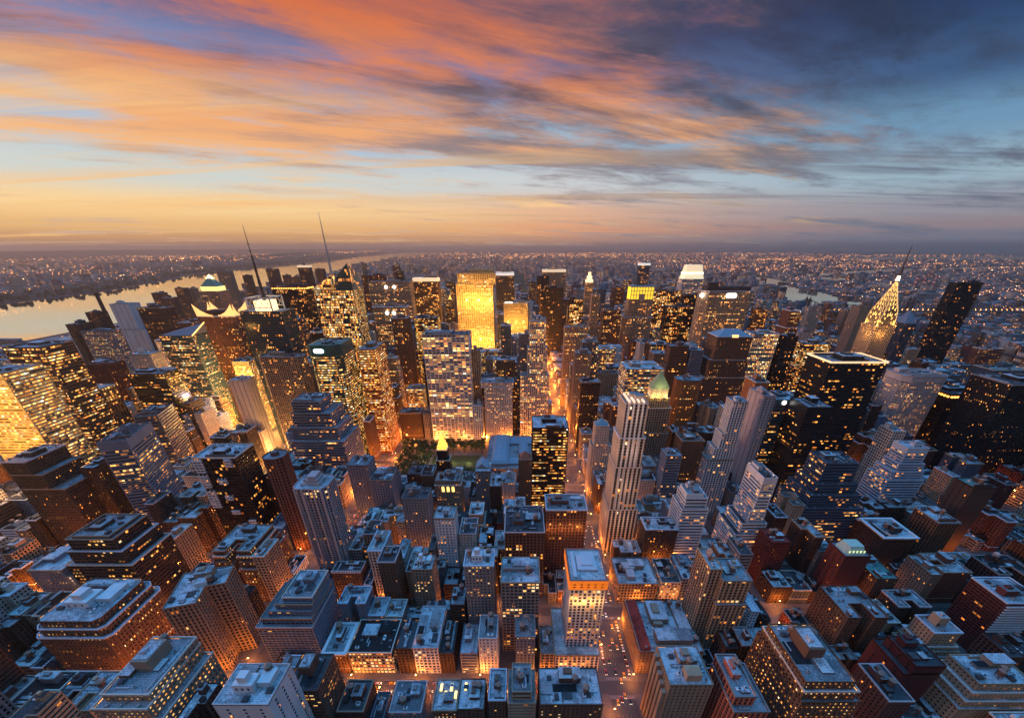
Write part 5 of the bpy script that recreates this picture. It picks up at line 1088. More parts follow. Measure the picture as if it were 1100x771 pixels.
# painted markings on the avenues and near streets
mk = MB()
def dash(x0, x1, y0, y1): mk.quad((x0, y0, .062), (x1, y0, .062), (x1, y1, .062), (x0, y1, .062))
for x, hw, nme in AVES:
    if nme not in ('av5', 'av6', 'mad', 'av7'): continue
    for k in (-2, -1, 0, 1, 2):
        y = 176
        while y < 900:
            if abs((y - 201.0 + 40.2) % 80.4 - 40.2) > 11: dash(x + k * 3.3 - .09, x + k * 3.3 + .09, y, y + 3)
            y += 9
    for n in range(36, 46):
        for s_ in (-1, 1):
            yy = street(n) + s_ * 8
            for k in range(int(hw * 2 / 1.4) - 4): dash(x - hw + 3 + k * 1.4, x - hw + 3.7 + k * 1.4, yy - 1.5, yy + 1.5)
struct(mk.build('road_markings', plain('road paint', (.26, .25, .23), .6)))
# rivers, bays
def water_b(N):
    g = N.n('ShaderNodeNewGeometry').outputs['Position']
    mp = N.n('ShaderNodeVectorMath', operation='MULTIPLY'); N.l(g, mp.inputs[0]); mp.inputs[1].default_value = (.010, .022, 1)
    n = N.noise(mp.outputs[0], 1.0, 8, .65)
    p = N.n('ShaderNodeBsdfPrincipled'); p.inputs['Base Color'].default_value = (.02, .03, .035, 1); p.inputs['Roughness'].default_value = .12; p.inputs['IOR'].default_value = 1.6
    bp = N.n('ShaderNodeBump'); bp.inputs['Strength'].default_value = .03; bp.inputs['Distance'].default_value = 1.0; N.l(n, bp.inputs['Height']); N.l(bp.outputs[0], p.inputs['Normal'])
    gl = N.n('ShaderNodeBsdfGlossy'); gl.inputs[0].default_value = (1.0, .88, .70, 1); gl.inputs[1].default_value = .04; N.l(bp.outputs[0], gl.inputs['Normal'])
    mx = N.n('ShaderNodeMixShader'); mx.inputs[0].default_value = .97; N.l(p.outputs[0], mx.inputs[1]); N.l(gl.outputs[0], mx.inputs[2]); return mx.outputs[0]
water = pmat('river water', water_b)
hud_e = [(-1930, -500), (-1930, 900), (-1950, 2300), (-2060, 3800), (-2450, 6000), (-3250, 8900), (-3700, 12500), (-4300, 19000), (-4400, 30000)]
hud_w = [(-3180, -500), (-3180, 1500), (-3230, 2400), (-3400, 3620), (-3900, 5000), (-4250, 5750), (-4800, 8200), (-5250, 11000), (-6300, 19000), (-7400, 30000)]
def strip(a, b):
    return a + b[::-1]
def strips(a, b):
    """two shores with any number of points -> triangles between them"""
    m = MB(); i = j = 0
    while i < len(a) - 1 or j < len(b) - 1:
        if j == len(b) - 1 or (i < len(a) - 1 and a[i + 1][1] <= b[j + 1][1]): m.tri((*a[i], .4), (*a[i + 1], .4), (*b[j], .4)); i += 1
        else: m.tri((*a[i], .4), (*b[j + 1], .4), (*b[j], .4)); j += 1
    return m
struct(strips(hud_e, hud_w).build('west_river', water))
er_w = [(1335, -500), (1335, 1500), (1480, 2300), (1850, 3100), (2150, 3700), (2300, 4600)]
er_e = [(2000, -500), (2000, 1500), (2120, 2300), (2300, 3000), (2420, 3500), (2560, 4300), (2640, 4700)]
struct(strips(er_w, er_e).build('east_river', water))
isl = MB(); isl.prism([(1580, 300), (1650, 250), (1730, 900), (1800, 2000), (1900, 2700), (1830, 2720), (1700, 2000)], .4, 1.6); struct(isl.build('river_island', pmat('dark ground', ground_b)))
bay = MB()
for p in ([(3600, 5500), (6200, 6900), (9400, 8200), (9500, 8700), (6400, 7600), (3500, 5900)], [(3300, 4700), (3900, 4800), (3900, 5300), (3600, 5500)], [(9000, 12500), (22000, 13500), (30000, 16500), (26000, 19500), (12000, 16500)], [(24000, 22000), (60000, 26000), (80000, 60000), (30000, 50000)],
          [(2500, 4400), (2900, 4500), (3000, 5600), (2750, 5600)]):
    k = len(bay.v); bay.v += [(q[0], q[1], .5) for q in p]; bay.f.append(tuple(range(k, k + len(p)))); bay.m.append(0); bay.uv.append(tuple((0, 0) for _ in p))
struct(bay.build('bay_water', water))
# ridge beyond the west river and far low hills
def ridge(name, line, wid, hts, seed):
    rnd = random.Random(seed); m = MB(); rows = []
    for i, (x, y) in enumerate(line):
        r = []
        for t in range(9):
            u = t / 8; r.append((x - wid * u + rnd.uniform(-30, 30), y + wid * .15 * u, hts[i] * (math.sin(min(1, u * 3.2) * math.pi / 2)) * (1 - .9 * max(0, u - .5) * 2) + .45 + rnd.uniform(0, hts[i] * .12)))
        rows.append(r)
    for a, b in zip(rows[:-1], rows[1:]):
        for t in range(8): m.quad(a[t + 1], a[t], b[t], b[t + 1])
    struct(m.build(name, plain('wooded slope', (.035, .042, .030), .9)))
ridge('west_hills', [(x - 120, y) for x, y in [(-3180, 1500), (-3230, 2400), (-3400, 3620), (-3900, 5000), (-4250, 5750), (-4800, 8200), (-5250, 11000), (-5500, 13000), (-5900, 16000), (-6300, 19000)]], 2600, [20, 35, 45, 50, 50, 75, 120, 150, 140, 60], 4)
ridge('far_hills', [(-16000, 9000), (-15000, 14000), (-15500, 20000), (-13000, 26000), (-8000, 34000)], 6000, [90, 160, 190, 170, 150], 9)

# ---------------------------------------------------------------- landmark buildings
def pxwin(b):
    p = proj((b['x0'] + b['x1']) / 2, b['y0'], b['h']); return p
NEAR2 = set()
srt = sorted(HEROES, key=lambda b: proj((b['x0'] + b['x1']) / 2, b['y0'], b['h'])[2])
for b in srt[:46]: NEAR2.add(b['key'])
for b in HEROES:
    d_ = proj((b['x0'] + b['x1']) / 2, b['y0'], b['h'])[2]
    building(b, random.Random(b['key']), 2 if b['key'] in NEAR2 and ST_[b['style']][0] and b['style'] not in ('glass',) else (1 if d_ < 900 else 0))

def spire_tower():
    r = thing('spire_tower', 'stone skyscraper with a brilliantly lit arched crown and needle spire, right of centre', 'skyscraper', (614, 720, 0))
    F, G = MB(), MB()
    for k, (hw, z0, z1) in enumerate(((23, 0, 70), (20, 70, 110), (16.5, 110, 206))):
        for p, u, n, L in face_list(footprint(-hw, hw, -hw, hw)): frame_face(F, G, p, u, n, L, z0, z1, 'piers', k * 30, k * 11)
        m = MB(); m.box(-hw + .02, hw - .02, -hw + .02, hw - .02, z1 - 1, z1 - .2); m.build('roof', roof_mat('grey'), r)
    F.build('wall', wall_mat('beige'), r); stuff(G.build('windows', glass_mat(3), r))
    m = MB(); m.box(-13, 13, -13, 13, 206, 213); m.build('crown_base', wall_mat('tan'), r)
    steel = plain('crown steel', (.30, .22, .15), .4, .5); lit = glow('crown window light', (1, .56, .14), 2.6)
    for k in range(7):
        t = k / 6; hw = 12.4 * (1 - t) ** 1.15 + 1.2; zb = 206 + 58 * t; ht = 22 * (1 - t) + 10
        m = MB()
        for ax in (0, 1):
            n = 10; arc = [(-hw, zb)] + [(-hw * math.cos(math.pi * i / n), zb + ht * math.sin(math.pi * i / n)) for i in range(n + 1)] + [(hw, zb)]
            L = hw + .3 * (7 - k) * .2
            for i in range(len(arc) - 1):
                a, c = arc[i], arc[i + 1]
                q = [(a[0], -L, a[1]), (c[0], -L, c[1]), (c[0], L, c[1]), (a[0], L, a[1])]
                if ax: q = [(y, x, z) for x, y, z in q]
                m.quad(*q)
            for s_ in (-1, 1):
                pts = [(a[0], s_ * L, a[1]) for a in arc]
                if ax: pts = [(y, x, z) for x, y, z in pts]
                j = len(m.v); m.v += pts; m.f.append(tuple(range(j, j + len(pts)))); m.m.append(0); m.uv.append(tuple((0, 0) for _ in pts))
        m.build('crown_arch', steel, r)
        w_ = MB()
        for ax in (0, 1):
            for s_ in (-1, 1):
                L = (hw + .3 * (7 - k) * .2 + .12) * s_
                for i in range(14):
                    a = math.pi * (i % 7 + .5) / 7; rr = .80 if i < 7 else .48; cx_, cz_ = hw * rr * math.cos(a), zb + ht * rr * math.sin(a); q = 1.5 * (1 - t * .5)
                    tri = [(cx_ - q * math.sin(a) * .8, L, cz_ + q * math.cos(a) * .8 - .4), (cx_ + q * math.sin(a) * .8, L, cz_ - q * math.cos(a) * .8 - .4), (hw * (rr + .18) * math.cos(a), L, zb + ht * (rr + .18) * math.sin(a))]
                    if ax: tri = [(y, x, z) for x, y, z in tri]
                    w_.tri(*tri); 
        w_.build('lit_triangles', lit, r)
        rim = MB()
        for ax in (0, 1):
            for s_ in (-1, 1):
                L = (hw + .3 * (7 - k) * .2 + .1) * s_; pr = None
                for i in range(11):
                    a = math.pi * i / 10; q = (hw * math.cos(a), L, zb + ht * math.sin(a))
                    if ax: q = (q[1], q[0], q[2])
                    if pr: rim.tube(pr, q, .26, n=4)
                    pr = q
        rim.build('lit_arch_rim', glow('arch rim light', (1, .60, .22), 1.2), r)
    m = MB(); m.tube((0, 0, 270), (0, 0, 290), 2.6, 1.5, 8); m.tube((0, 0, 290), (0, 0, 322), 1.4, .4, 6); m.build('needle', plain('needle steel', (.10, .08, .08), .5, .2), r)
    m = MB(); m.tube((0, 0, 272), (0, 0, 280), 2.9, 2.0, 8); m.build('lit_lantern', glow('lantern light', (1, .8, .5), 3), r)
    for a in (0, 1, 2, 3): lampobj(r, (24 * math.cos(a * 1.57 + .78), 24 * math.sin(a * 1.57 + .78), 207), 9000, (1, .55, .14), .5)
    lampobj(r, (-6, -24, 192), 9000, (1, .55, .14), .5); lampobj(r, (-26, -6, 192), 9000, (1, .55, .14), .5)
spire_tower()

def library():
    r = thing('library', 'broad low stone library with blue grey roofs between the park and the black box block', 'library', (5, 602, 0))
    F, G = MB(), MB()
    for p, u, n, L in face_list(footprint(-58, 58, -62, 62)): frame_face(F, G, p, u, n, L, 0, 23, 'piers', 0, 0)
    F.build('wall', wall_mat('grey'), r); stuff(G.build('windows', glass_mat(2), r))
    bl = plain('blue slate roof', (.24, .32, .38)); m = MB(); m.box(-57.9, 57.9, -61.9, 61.9, 22, 22.7); m.build('roof', roof_mat('grey'), r)
    for (a, b_, c, d_, z) in ((-50, -22, -54, 54, 8), (24, 50, -54, 54, 6), (-22, 24, 22, 48, 6), (-22, 24, -50, -28, 5), (-6, 10, -28, 22, 9)):
        m = MB(); z0 = 22.7; t = 5
        m.prism(footprint(a, b_, c, d_), z0, z0 + z * .55, 1, cap=False); m.prism(footprint(a, b_, c, d_), z0 + z * .55, z0 + z, 0, footprint(a + t, b_ - t, c + t, d_ - t)); m.build('hipped_roof', [bl, wall_mat('grey')], r)
    for k in range(5):
        m = MB(); m.box(-40 + k * 1.0, -38 + k, -40 + k * 18, -34 + k * 18, 30.5, 31.2); m.build('skylight', plain('skylight glass', (.4, .45, .48), .2), r)
library()

# ---------------------------------------------------------------- infill buildings
FILL = fillers()
rank = RANK
IND = {k: i for i, k in enumerate(rank)}
names = []
for b in HEROES:
    if b['short']:
        c = proj((b['x0'] + b['x1']) / 2, b['y0'], b['h']); names.append((c[0], c[1] + 6, b['short']))
SHORT = {'block with arched windows': 'arched window block', 'small dark block with penthouse': 'small dark left block'}
names += [(950, 330, 'spire tower'), (545, 495, 'library'), (475, 490, 'dark green park')]
WORD = dict(white='white', cream='cream', beige='beige', tan='tan', brown='brown', darkbrown='dark brown', redbrown='red brown', darkred='dark red', grey='grey', bluegrey='blue grey', slate='slate', black='black', teal='teal', salmon='salmon', pinkgrey='pinkish grey')
RW = dict(silver='pale blue roof', grey='grey roof', dark='dark roof', black='black roof', white='white roof', red='red roof', green='green roof')
ORD = ['nearest', 'second', 'third', 'fourth', 'fifth', 'sixth', 'seventh', 'eighth', 'ninth', 'tenth', 'eleventh', 'twelfth']
groups = {}
for b in FILL:
    rnd = random.Random(b['seed']); X, Y = (b['x0'] + b['x1']) / 2, b['y0']; h = b['h']
    near = Y < 560
    east = X > 230
    if h > 95: b['wall'] = rnd.choice(('tan', 'tan', 'black', 'beige', 'brown', 'redbrown', 'cream', 'brown', 'darkbrown', 'bluegrey')); b['style'] = rnd.choice(('piers', 'bands', 'punch', 'fine', 'glass', 'grid'))
    elif east: b['wall'] = rnd.choice(('darkbrown', 'darkred', 'brown', 'redbrown', 'darkbrown', 'grey', 'tan', 'beige', 'slate')); b['style'] = rnd.choice(('punch', 'punch', 'punch2', 'piers', 'bands', 'ribbed'))
    else: b['wall'] = rnd.choice(('brown', 'grey', 'tan', 'darkbrown', 'cream', 'bluegrey', 'redbrown', 'white', 'darkbrown', 'beige')); b['style'] = rnd.choice(('punch', 'punch', 'grid', 'piers', 'bands', 'punch2'))
    b['roof'] = rnd.choice(('silver', 'silver', 'grey', 'dark', 'black', 'dark', 'black', 'white' if near else 'grey')) if near else rnd.choice(('silver', 'grey', 'grey', 'dark', 'silver'))
    b['lit'] = rnd.choice((0, 0, 1, 1, 2, 3) if near and not east else (0, 0, 1, 1, 2) if east and Y < 700 else (1, 2, 3, 3, 4, 5))
    b['shape'] = rnd.choice((None, None, 'U', 'L', 'S', 'L')) if Y < 640 else None
    b['kind'] = 'loft_building' if near and h < 45 and not east else 'office_tower' if h > 95 else 'apartment_block' if east or X < -800 else 'office_block'
    if h > 50 and rnd.random() < .5 and b['x1'] - b['x0'] > 16:
        k = rnd.uniform(1.5, 3.5); b['x0'] += k; b['x1'] -= k; b['y0'] += k; b['y1'] -= k * .3; b['tiers'] = [(k, k, k, k * .3, h * rnd.uniform(.72, .88))]
    b['key'] = 'fill'; b['py'] = 0
    if b['i'] in IND:
        c = proj(X, b['y0'], h); best = min(names, key=lambda n: (n[0] - c[0]) ** 2 + ((n[1] - c[1]) * 1.3) ** 2)
        dx, dy = c[0] - best[0], c[1] - best[1]
        rel = ('left of' if dx < 0 else 'right of') if abs(dx) > abs(dy) * 1.1 else ('behind' if dy < 0 else 'in front of')
        b['dist'] = math.hypot(dx, dy); groups.setdefault((best[2], rel), []).append(b)
for (nm, rel), lst in groups.items():
    lst.sort(key=lambda b: b['dist'])
    for i, b in enumerate(lst):
        kindw = dict(loft_building='low building', office_tower='tower', apartment_block='brick block', office_block='block')[b['kind']]
        b['label'] = ('%s %s, %s, %s plain one %s %s' % (WORD[b['wall']], kindw, RW[b['roof']], ORD[min(i, 11)], rel, nm))
        if len(b['label'].split()) > 16: b['label'] = b['label'].replace(' plain one', '')
        if len(b['label'].split()) > 16: b['label'] = b['label'].replace(' low building', ' house').replace(' with', '')
        building(b, random.Random(b['seed']), 1 if b['y0'] < 620 else 0)

# ---------------------------------------------------------------- massed city: everything too many to count
class Mass:
    def __init__(s): s.b = []
    def add(s, x0, x1, y0, y1, h, wall, roof, lit, bay=3.2, flo=3.6): s.b.append((x0, x1, y0, y1, h, *wall, *roof, lit, bay, flo))
    def build(s, name, label, cat):
        A = np.array(s.b, dtype=np.float64); n = len(A)
        x0, x1, y0, y1, h = A[:, 0], A[:, 1], A[:, 2], A[:, 3], A[:, 4]; z = np.zeros(n)
        V = np.stack([np.stack([x0, y0, z], 1), np.stack([x1, y0, z], 1), np.stack([x1, y1, z], 1), np.stack([x0, y1, z], 1), np.stack([x0, y0, h], 1), np.stack([x1, y0, h], 1), np.stack([x1, y1, h], 1), np.stack([x0, y1, h], 1)], 1).reshape(-1, 3)
        fq = np.array([[0, 1, 5, 4], [1, 2, 6, 5], [2, 3, 7, 6], [3, 0, 4, 7], [4, 5, 6, 7]])
        Fc = (fq[None] + (np.arange(n) * 8)[:, None, None]).reshape(-1)
        me = bpy.data.meshes.new(name); me.vertices.add(n * 8); me.vertices.foreach_set('co', V.ravel())
        me.loops.add(n * 20); me.loops.foreach_set('vertex_index', Fc.astype(np.int32)); me.polygons.add(n * 5)
        me.polygons.foreach_set('loop_start', np.arange(0, n * 20, 4, dtype=np.int32))
        mi = np.tile([0, 0, 0, 0, 1], n).astype(np.int32)
        me.materials.append(city_mat()); me.materials.append(city_roof()); me.polygons.foreach_set('material_index', mi)
        uv = np.zeros((n, 5, 4, 2)); bay, flo = A[:, 12], A[:, 13]
        nx = np.maximum(1, np.round((x1 - x0) / bay)); ny = np.maximum(1, np.round((y1 - y0) / bay)); nz = np.maximum(1, np.round(h / flo)); off = (np.arange(n) % 97) * 53.0
        for k, c in ((0, nx), (1, ny), (2, nx), (3, ny)):
            u0 = off + k * 400
            uv[:, k, 0, 0] = u0; uv[:, k, 1, 0] = u0 + c; uv[:, k, 2, 0] = u0 + c; uv[:, k, 3, 0] = u0
            uv[:, k, 2, 1] = nz; uv[:, k, 3, 1] = nz
        ul = me.uv_layers.new(name='UVMap'); ul.data.foreach_set('uv', uv.astype(np.float32).ravel())
        col = np.ones((n, 5, 4)); col[:, :4, :3] = A[:, None, 5:8]; col[:, 4, :3] = A[:, 8:11]
        at1 = me.attributes.new('wallcol', 'FLOAT_COLOR', 'FACE'); at1.data.foreach_set('color', col.astype(np.float32).ravel())
        at2 = me.attributes.new('litfrac', 'FLOAT', 'FACE'); at2.data.foreach_set('value', np.repeat(A[:, 11], 5).astype(np.float32))
        me.update(); me.validate()
        o = bpy.data.objects.new(name, me); C.objects.link(o); return stuff(o, label, cat)
rn = random.Random(5)
WC = [WALL[k] for k in ('tan', 'brown', 'grey', 'redbrown', 'darkbrown', 'cream', 'bluegrey', 'slate', 'beige')]
RC = [(.55, .56, .58), (.28, .28, .29), (.07, .07, .075), (.05, .05, .05), (.2, .19, .18)]
M1 = Mass()
for b in FILL:
    if b['i'] in IND: continue
    far = b['y0'] > 700
    M1.add(b['x0'], b['x1'], b['y0'], b['y1'], b['h'], WALL[b['wall']], ROOF[b['roof']], LITP[b['lit']] * .8 + .04)
    if b['y0'] < 1500:
        w, d = b['x1'] - b['x0'], b['y1'] - b['y0']; r_ = random.Random(b['seed'] + 1)
        for _ in range(r_.choice((1, 2, 3)) + (4 if b['y0'] < 620 else 0)):
            a, c = r_.uniform(.1, .4) * w, r_.uniform(.1, .4) * d; x, y = b['x0'] + r_.uniform(.05, .55) * w, b['y0'] + r_.uniform(.05, .55) * d
            M1.add(x, x + a, y, y + c, b['h'] + r_.uniform(1.2, 5), WALL[b['wall']], r_.choice(RC), 0.0)
M1.build('crowded_buildings', 'crowd of smaller buildings filling the blocks between the towers', 'buildings')
def interp(line, y):
    for (xa, ya), (xb, yb) in zip(line[:-1], line[1:]):
        if ya <= y <= yb: return xa + (xb - xa) * (y - ya) / (yb - ya)
    return line[-1][0] if y > line[-1][1] else line[0][0]
M2 = Mass()
def inpoly(x, y, p):
    c = False
    for i in range(len(p)):
        (xa, ya), (xb, yb) = p[i], p[i - 1]
        if (ya > y) != (yb > y) and x < (xb - xa) * (y - ya) / (yb - ya) + xa: c = not c
    return c
BAYS = [[(3600, 5500), (6200, 6900), (9400, 8200), (9500, 8700), (6400, 7600), (3500, 5900)], [(3300, 4700), (3900, 4800), (3900, 5300), (3600, 5500)], [(9000, 12500), (22000, 13500), (30000, 16500), (26000, 19500), (12000, 16500)], [(24000, 22000), (60000, 26000), (80000, 60000), (30000, 50000)], [(2500, 4400), (2900, 4500), (3000, 5600), (2750, 5600)]]
LIGHTS = []
def land(x, y):
    if y < 30000 and interp(hud_w, y) - 20 < x < interp(hud_e, y) + 30: return None
    if y < 4650 and interp(er_w, y) - 15 < x < interp(er_e, y) + 15:
        return 'isle' if 600 < y < 2600 and 1600 + (y - 600) * .1 < x < 1700 + (y - 600) * .1 else None
    if any(inpoly(x, y, p) for p in BAYS): return None
    if -774 < x < 70 and 2000 < y < 6150: return None
    if x < interp(hud_w, y): return 'west'
    if x < (interp(er_w, y) if y < 4650 else 2300): return 'island' if y < 14000 else 'north'
    return 'east' if y < 9000 else 'north'
cnt = 0
while cnt < 38000:
    dist = math.exp(rn.uniform(math.log(1300), math.log(27000))); th = rn.uniform(-.98, .98)
    x, y = dist * math.sin(th), dist * math.cos(th)
    if y < 100: continue
    k = land(x, y)
    if k is None: continue
    if k == 'island' and y < 2155 and x < 1330: continue
    if k == 'island':
        # snap to blocks
        y = street(round((y - 201) / 80.4 + 36 - .5) + .5) + rn.choice((-17, 17)); 
    sz = 1 + dist / 5200
    w, d = rn.uniform(12, 30) * sz, rn.uniform(14, 28) * (sz if k != 'island' else 1 + dist / 14000)
    r = rn.random()
    if k == 'island': h = (16 + 40 * r ** 1.6 + (60 * rn.random() if rn.random() < .18 else 0)) if y < 6300 else 13 + 14 * r + (35 if rn.random() < .05 else 0)
    elif k == 'isle': h = 15 + 35 * r
    elif k == 'west': h = 6 + 12 * r * r + (rn.uniform(25, 60) if rn.random() < .03 else 0) + (35 if 0 < interp(hud_w, y) - x < 900 else 0) * (rn.random() < .05)
    else: h = 6 + 12 * r * r + (rn.uniform(15, 50) if rn.random() < .035 else 0)
    zb = 0
    lit = rn.choice((.08, .15, .25, .4)) * (1 if k in ('island', 'north') else .8)
    if k == 'west' and interp(hud_w, y) - x < 450: continue
    if k == 'west' and interp(hud_w, y) - x < 2300: h += 30 + (30 if y > 7000 else 0)
    M2.add(x - w / 2, x + w / 2, y - d / 2, y + d / 2, h, rn.choice(WC), rn.choice(RC), lit, 3.2 * max(1, dist / 3000), 3.6 * max(1, dist / 3000)); cnt += 1
M2.build('distant_city', 'endless low city of small lit buildings fading to the horizon', 'city')
# far street and yard lights
def lights(name, n, seed, colr, s, lo, hi, label):
    r = random.Random(seed); m = MB(); k = 0; cl = []
    for _ in range(90):
        dist = math.exp(r.uniform(math.log(lo), math.log(hi))); th = r.uniform(-.95, .95); cl.append((dist * math.sin(th), dist * math.cos(th), dist * .05))
    while k < n:
        if r.random() < .45: dist = math.exp(r.uniform(math.log(lo), math.log(hi))); th = r.uniform(-.95, .95); x, y = dist * math.sin(th), dist * math.cos(th)
        else:
            c = r.choice(cl); x, y = r.gauss(c[0], c[2] * 1.6), r.gauss(c[1], c[2] * .8)
        if y < 1200: continue
        kd = land(x, y)
        if kd is None or (kd == 'island' and y < 2155) or (kd == 'west' and r.random() < .55): continue
        dist = math.hypot(x, y); q = dist * r.uniform(.00014, .00042); z = (58 if kd == 'west' and interp(hud_w, y) - x < 2300 else 12) + (60 if kd == 'west' and y > 7000 and interp(hud_w, y) - x < 2300 else 0)
        m.tube((x, y, z), (x, y, z + q * 1.6), q, q * .6, 5); k += 1
    stuff(m.build(name, glow(name.replace('_', ' '), colr, s)), label, 'lights')
lights('orange_lights', 11000, 21, (1, .34, .07), 9.0, 1900, 27000, 'countless orange street lights of the far boroughs')
lights('white_lights', 900, 22, (1, .60, .26), 15.0, 2200, 24000, 'countless pale street lights of the far boroughs')
# the great park and other far woods
def woods(name, polys, n, seed, label, hh=13, zb=0):
    r = random.Random(seed); m = MB()
    for p in polys:
        xs = [q[0] for q in p]; ys = [q[1] for q in p]; k = 0
        while k < n:
            x, y = r.uniform(min(xs), max(xs)), r.uniform(min(ys), max(ys)); k += 1
            if not inpoly(x, y, p): continue
            s = r.uniform(9, 20); z = r.uniform(.6, 1) * hh
            for _ in range(3):
                a = r.uniform(0, 6.28); dx, dy = r.uniform(-s, s) * .6, r.uniform(-s, s) * .6; q = s * r.uniform(.4, .7)
                zz = zb * (.35 + .65 * r.random()) if zb else 0; m.tube((x + dx, y + dy, zz * .6), (x + dx, y + dy, zz + z * .6), q * (1.6 if zb else .8), q * 1.1, 6, cap=False); m.cone((x + dx, y + dy), q * 1.1, zz + z * .6, zz + z * r.uniform(.95, 1.3), 6)
    stuff(m.build(name, plain('woodland', (.040, .062, .036), .9)), label, 'woods')
woods('great_park', [rect(-770, 66, 2060, 6140)], 5200, 31, 'large dark green park beyond the gold floodlit slab')
woods('shore_woods', [[(interp(hud_w, y) - 10, y) for y in (1600, 3600, 5700, 8200, 11000, 17000)] + [(interp(hud_w, y) - 420, y) for y in (17000, 11000, 8200, 5700, 3600, 1600)]], 5200, 32, 'dark wooded slope along the far bank of the west river', 16, 30)

# ---------------------------------------------------------------- smaller landmarks
def bridge():
    r = thing('bridge', 'long steel bridge outlined in orange lights over the east river', 'bridge', (1750, 2131, 0))
    st = plain('bridge steel', (.10, .08, .07)); 
    m = MB(); m.box(-650, 900, -14, 14, 38, 42, bottom=True); m.build('deck', st, r)
    tw = [-330, 30, 180, 480]
    for x in tw:
        m = MB()
        for s_ in (-13, 13): m.box(x - 5, x + 5, s_ - 2.5, s_ + 2.5, 0, 100); m.cone((x, s_), 4, 100, 112, 6)
        m.box(x - 4, x + 4, -13, 13, 86, 92, bottom=True); m.box(x - 4, x + 4, -13, 13, 60, 64, bottom=True); m.build('bridge_tower', st, r)
    xs = [-560, -330, 30, 180, 480, 700]
    def top(x):
        d_ = min(abs(x - t) for t in tw); return 52 + 46 * max(0, 1 - d_ / 150) ** 1.3
    tr = MB()
    for s_ in (-13, 13):
        x = -560
        while x < 700:
            tr.tube((x, s_, top(x)), (x + 20, s_, top(x + 20)), 1.3, n=4); tr.tube((x, s_, 42), (x + 20, s_, top(x + 20)), .9, n=4); tr.tube((x + 20, s_, 42), (x + 20, s_, top(x + 20)), .8, n=4); x += 20
    tr.build('truss', st, r)
    li = MB()
    x = -640
    while x < 890: 
        for s_ in (-14, 14): li.tube((x, s_, 48), (x, s_, 51), 1.5, n=5)
        x += 26
    li.build('deck_lamps', glow('bridge lamp light', (1, .42, .12), 6), r)['kind'] = 'stuff'
bridge()
for k, (px, lab) in enumerate(((975.5, 'leftmost of three red and white banded power station chimneys'), (984, 'middle one of three red and white banded power station chimneys'), (995, 'rightmost of three red and white banded power station chimneys'))):
    X = (px - 558) * 2775 / 428; c = thing('chimney', lab, 'chimney', (X, 3020, 0), group='power station chimneys')
    m = MB(); m.tube((0, 0, 0), (0, 0, 92), 9, 7, 12); m.build('shaft', plain('pale chimney', (.42, .40, .38)), c)
    for z0, z1, cc in ((92, 104, 'red'), (104, 116, 'white'), (116, 128, 'red'), (128, 136, 'white'), (136, 144, 'red')):
        m = MB(); m.tube((0, 0, z0), (0, 0, z1), 7.2, 6.9, 12); m.build('painted_band', plain('chimney ' + cc, (.45, .04, .04) if cc == 'red' else (.62, .6, .58)), c)
m = MB(); m.box(-160, 110, -40, 40, 0, 34); m.box(-100, 30, -30, 30, 34, 48); ph = thing('power_station', 'long grey power station under the three banded chimneys', 'power station', (2790, 2950, 0)); m.build('hall', plain('station wall', (.28, .25, .24)), ph)
sk = thing('smokestack', 'lone black smokestack leaning over the west river', 'chimney', (-1290, 1330, 0)); m = MB(); m.tube((0, 0, 0), (0, 0, 196), 7, 5, 12); m.build('shaft', plain('black stack', (.03, .03, .03)), sk); m = MB(); m.tube((0, 0, 196), (0, 0, 199), 5.6, n=12); m.build('rim', plain('black stack', (.03, .03, .03)), sk)
# piers on the west river
for k, (y, L, w_) in enumerate(((1080, 190, 24), (1240, 210, 30), (1420, 170, 24), (1600, 190, 26))):
    p = thing('pier', ['nearest pier jutting into the west river', 'lit pier with a long shed, second from the left', 'third pier along the west river bank', 'farthest pier along the west river bank'][k], 'pier', (-1925 - L / 2, y, 0), group='river piers')
    m = MB(); m.box(-L / 2, L / 2, -w_ / 2, w_ / 2, .41, 3); m.build('deck', plain('pier deck', (.16, .15, .14)), p); m = MB(); m.box(-L * .4, L * .45, -w_ * .36, w_ * .36, 3, 12); m.build('shed', roof_mat('grey'), p)
def street_lamp_meshes():
    a = MB(); a.tube((0, 0, 0), (0, 0, 9), .13, .08, 6); a.tube((0, 0, 9), (1.6, 0, 9.4), .07, n=5)
    b = MB(); b.rough(1.1, 2.1, -.3, .3, 9.2, 9.5)
    return a.mesh('pole', [plain('lamp pole steel', (.06, .06, .06))]), b.mesh('lamp_head', [glow('lamp head light', (1, .46, .12), 24)])
LP, LH = street_lamp_meshes()
LD = {}
def street_lamp(x, y, power, place, col=(1, .27, .035), rz=0.0, z=0.18):
    r = thing('street_lamp', 'orange street lamp along ' + place, 'street lamp', (x, y, z), rz, 'street lamps along ' + place)
    share(None, 'pole', LP, r); share(None, 'lamp_head', LH, r)
    k = (round(power), col)
    if k not in LD:
        l = bpy.data.lights.new('lamp_light', 'POINT'); l.energy = power * LAMP_GAIN; l.color = col; l.shadow_soft_size = .6; LD[k] = l
    o = bpy.data.objects.new('lamp_light', LD[k]); C.objects.link(o); o.parent = r; o.location = (1.6, 0, 8.6)
def run(xf, ys, power, place, hw, col=(1, .27, .035)):
    for i, y in enumerate(ys):
        s_ = 1 if i % 2 else -1; street_lamp(xf(y) + s_ * (hw - 1.5), y, power, place, col, 0 if s_ < 0 else math.pi)
P = 16000
rg = lambda a, b, s_: [a + s_ * i for i in range(int((b - a) / s_) + 1)]
run(lambda y: 85, rg(178, 700, 29), P * .8, 'the bright avenue right of centre', 14)
run(lambda y: 85, rg(740, 1900, 62), P * 9, 'the far end of the bright avenue', 14)
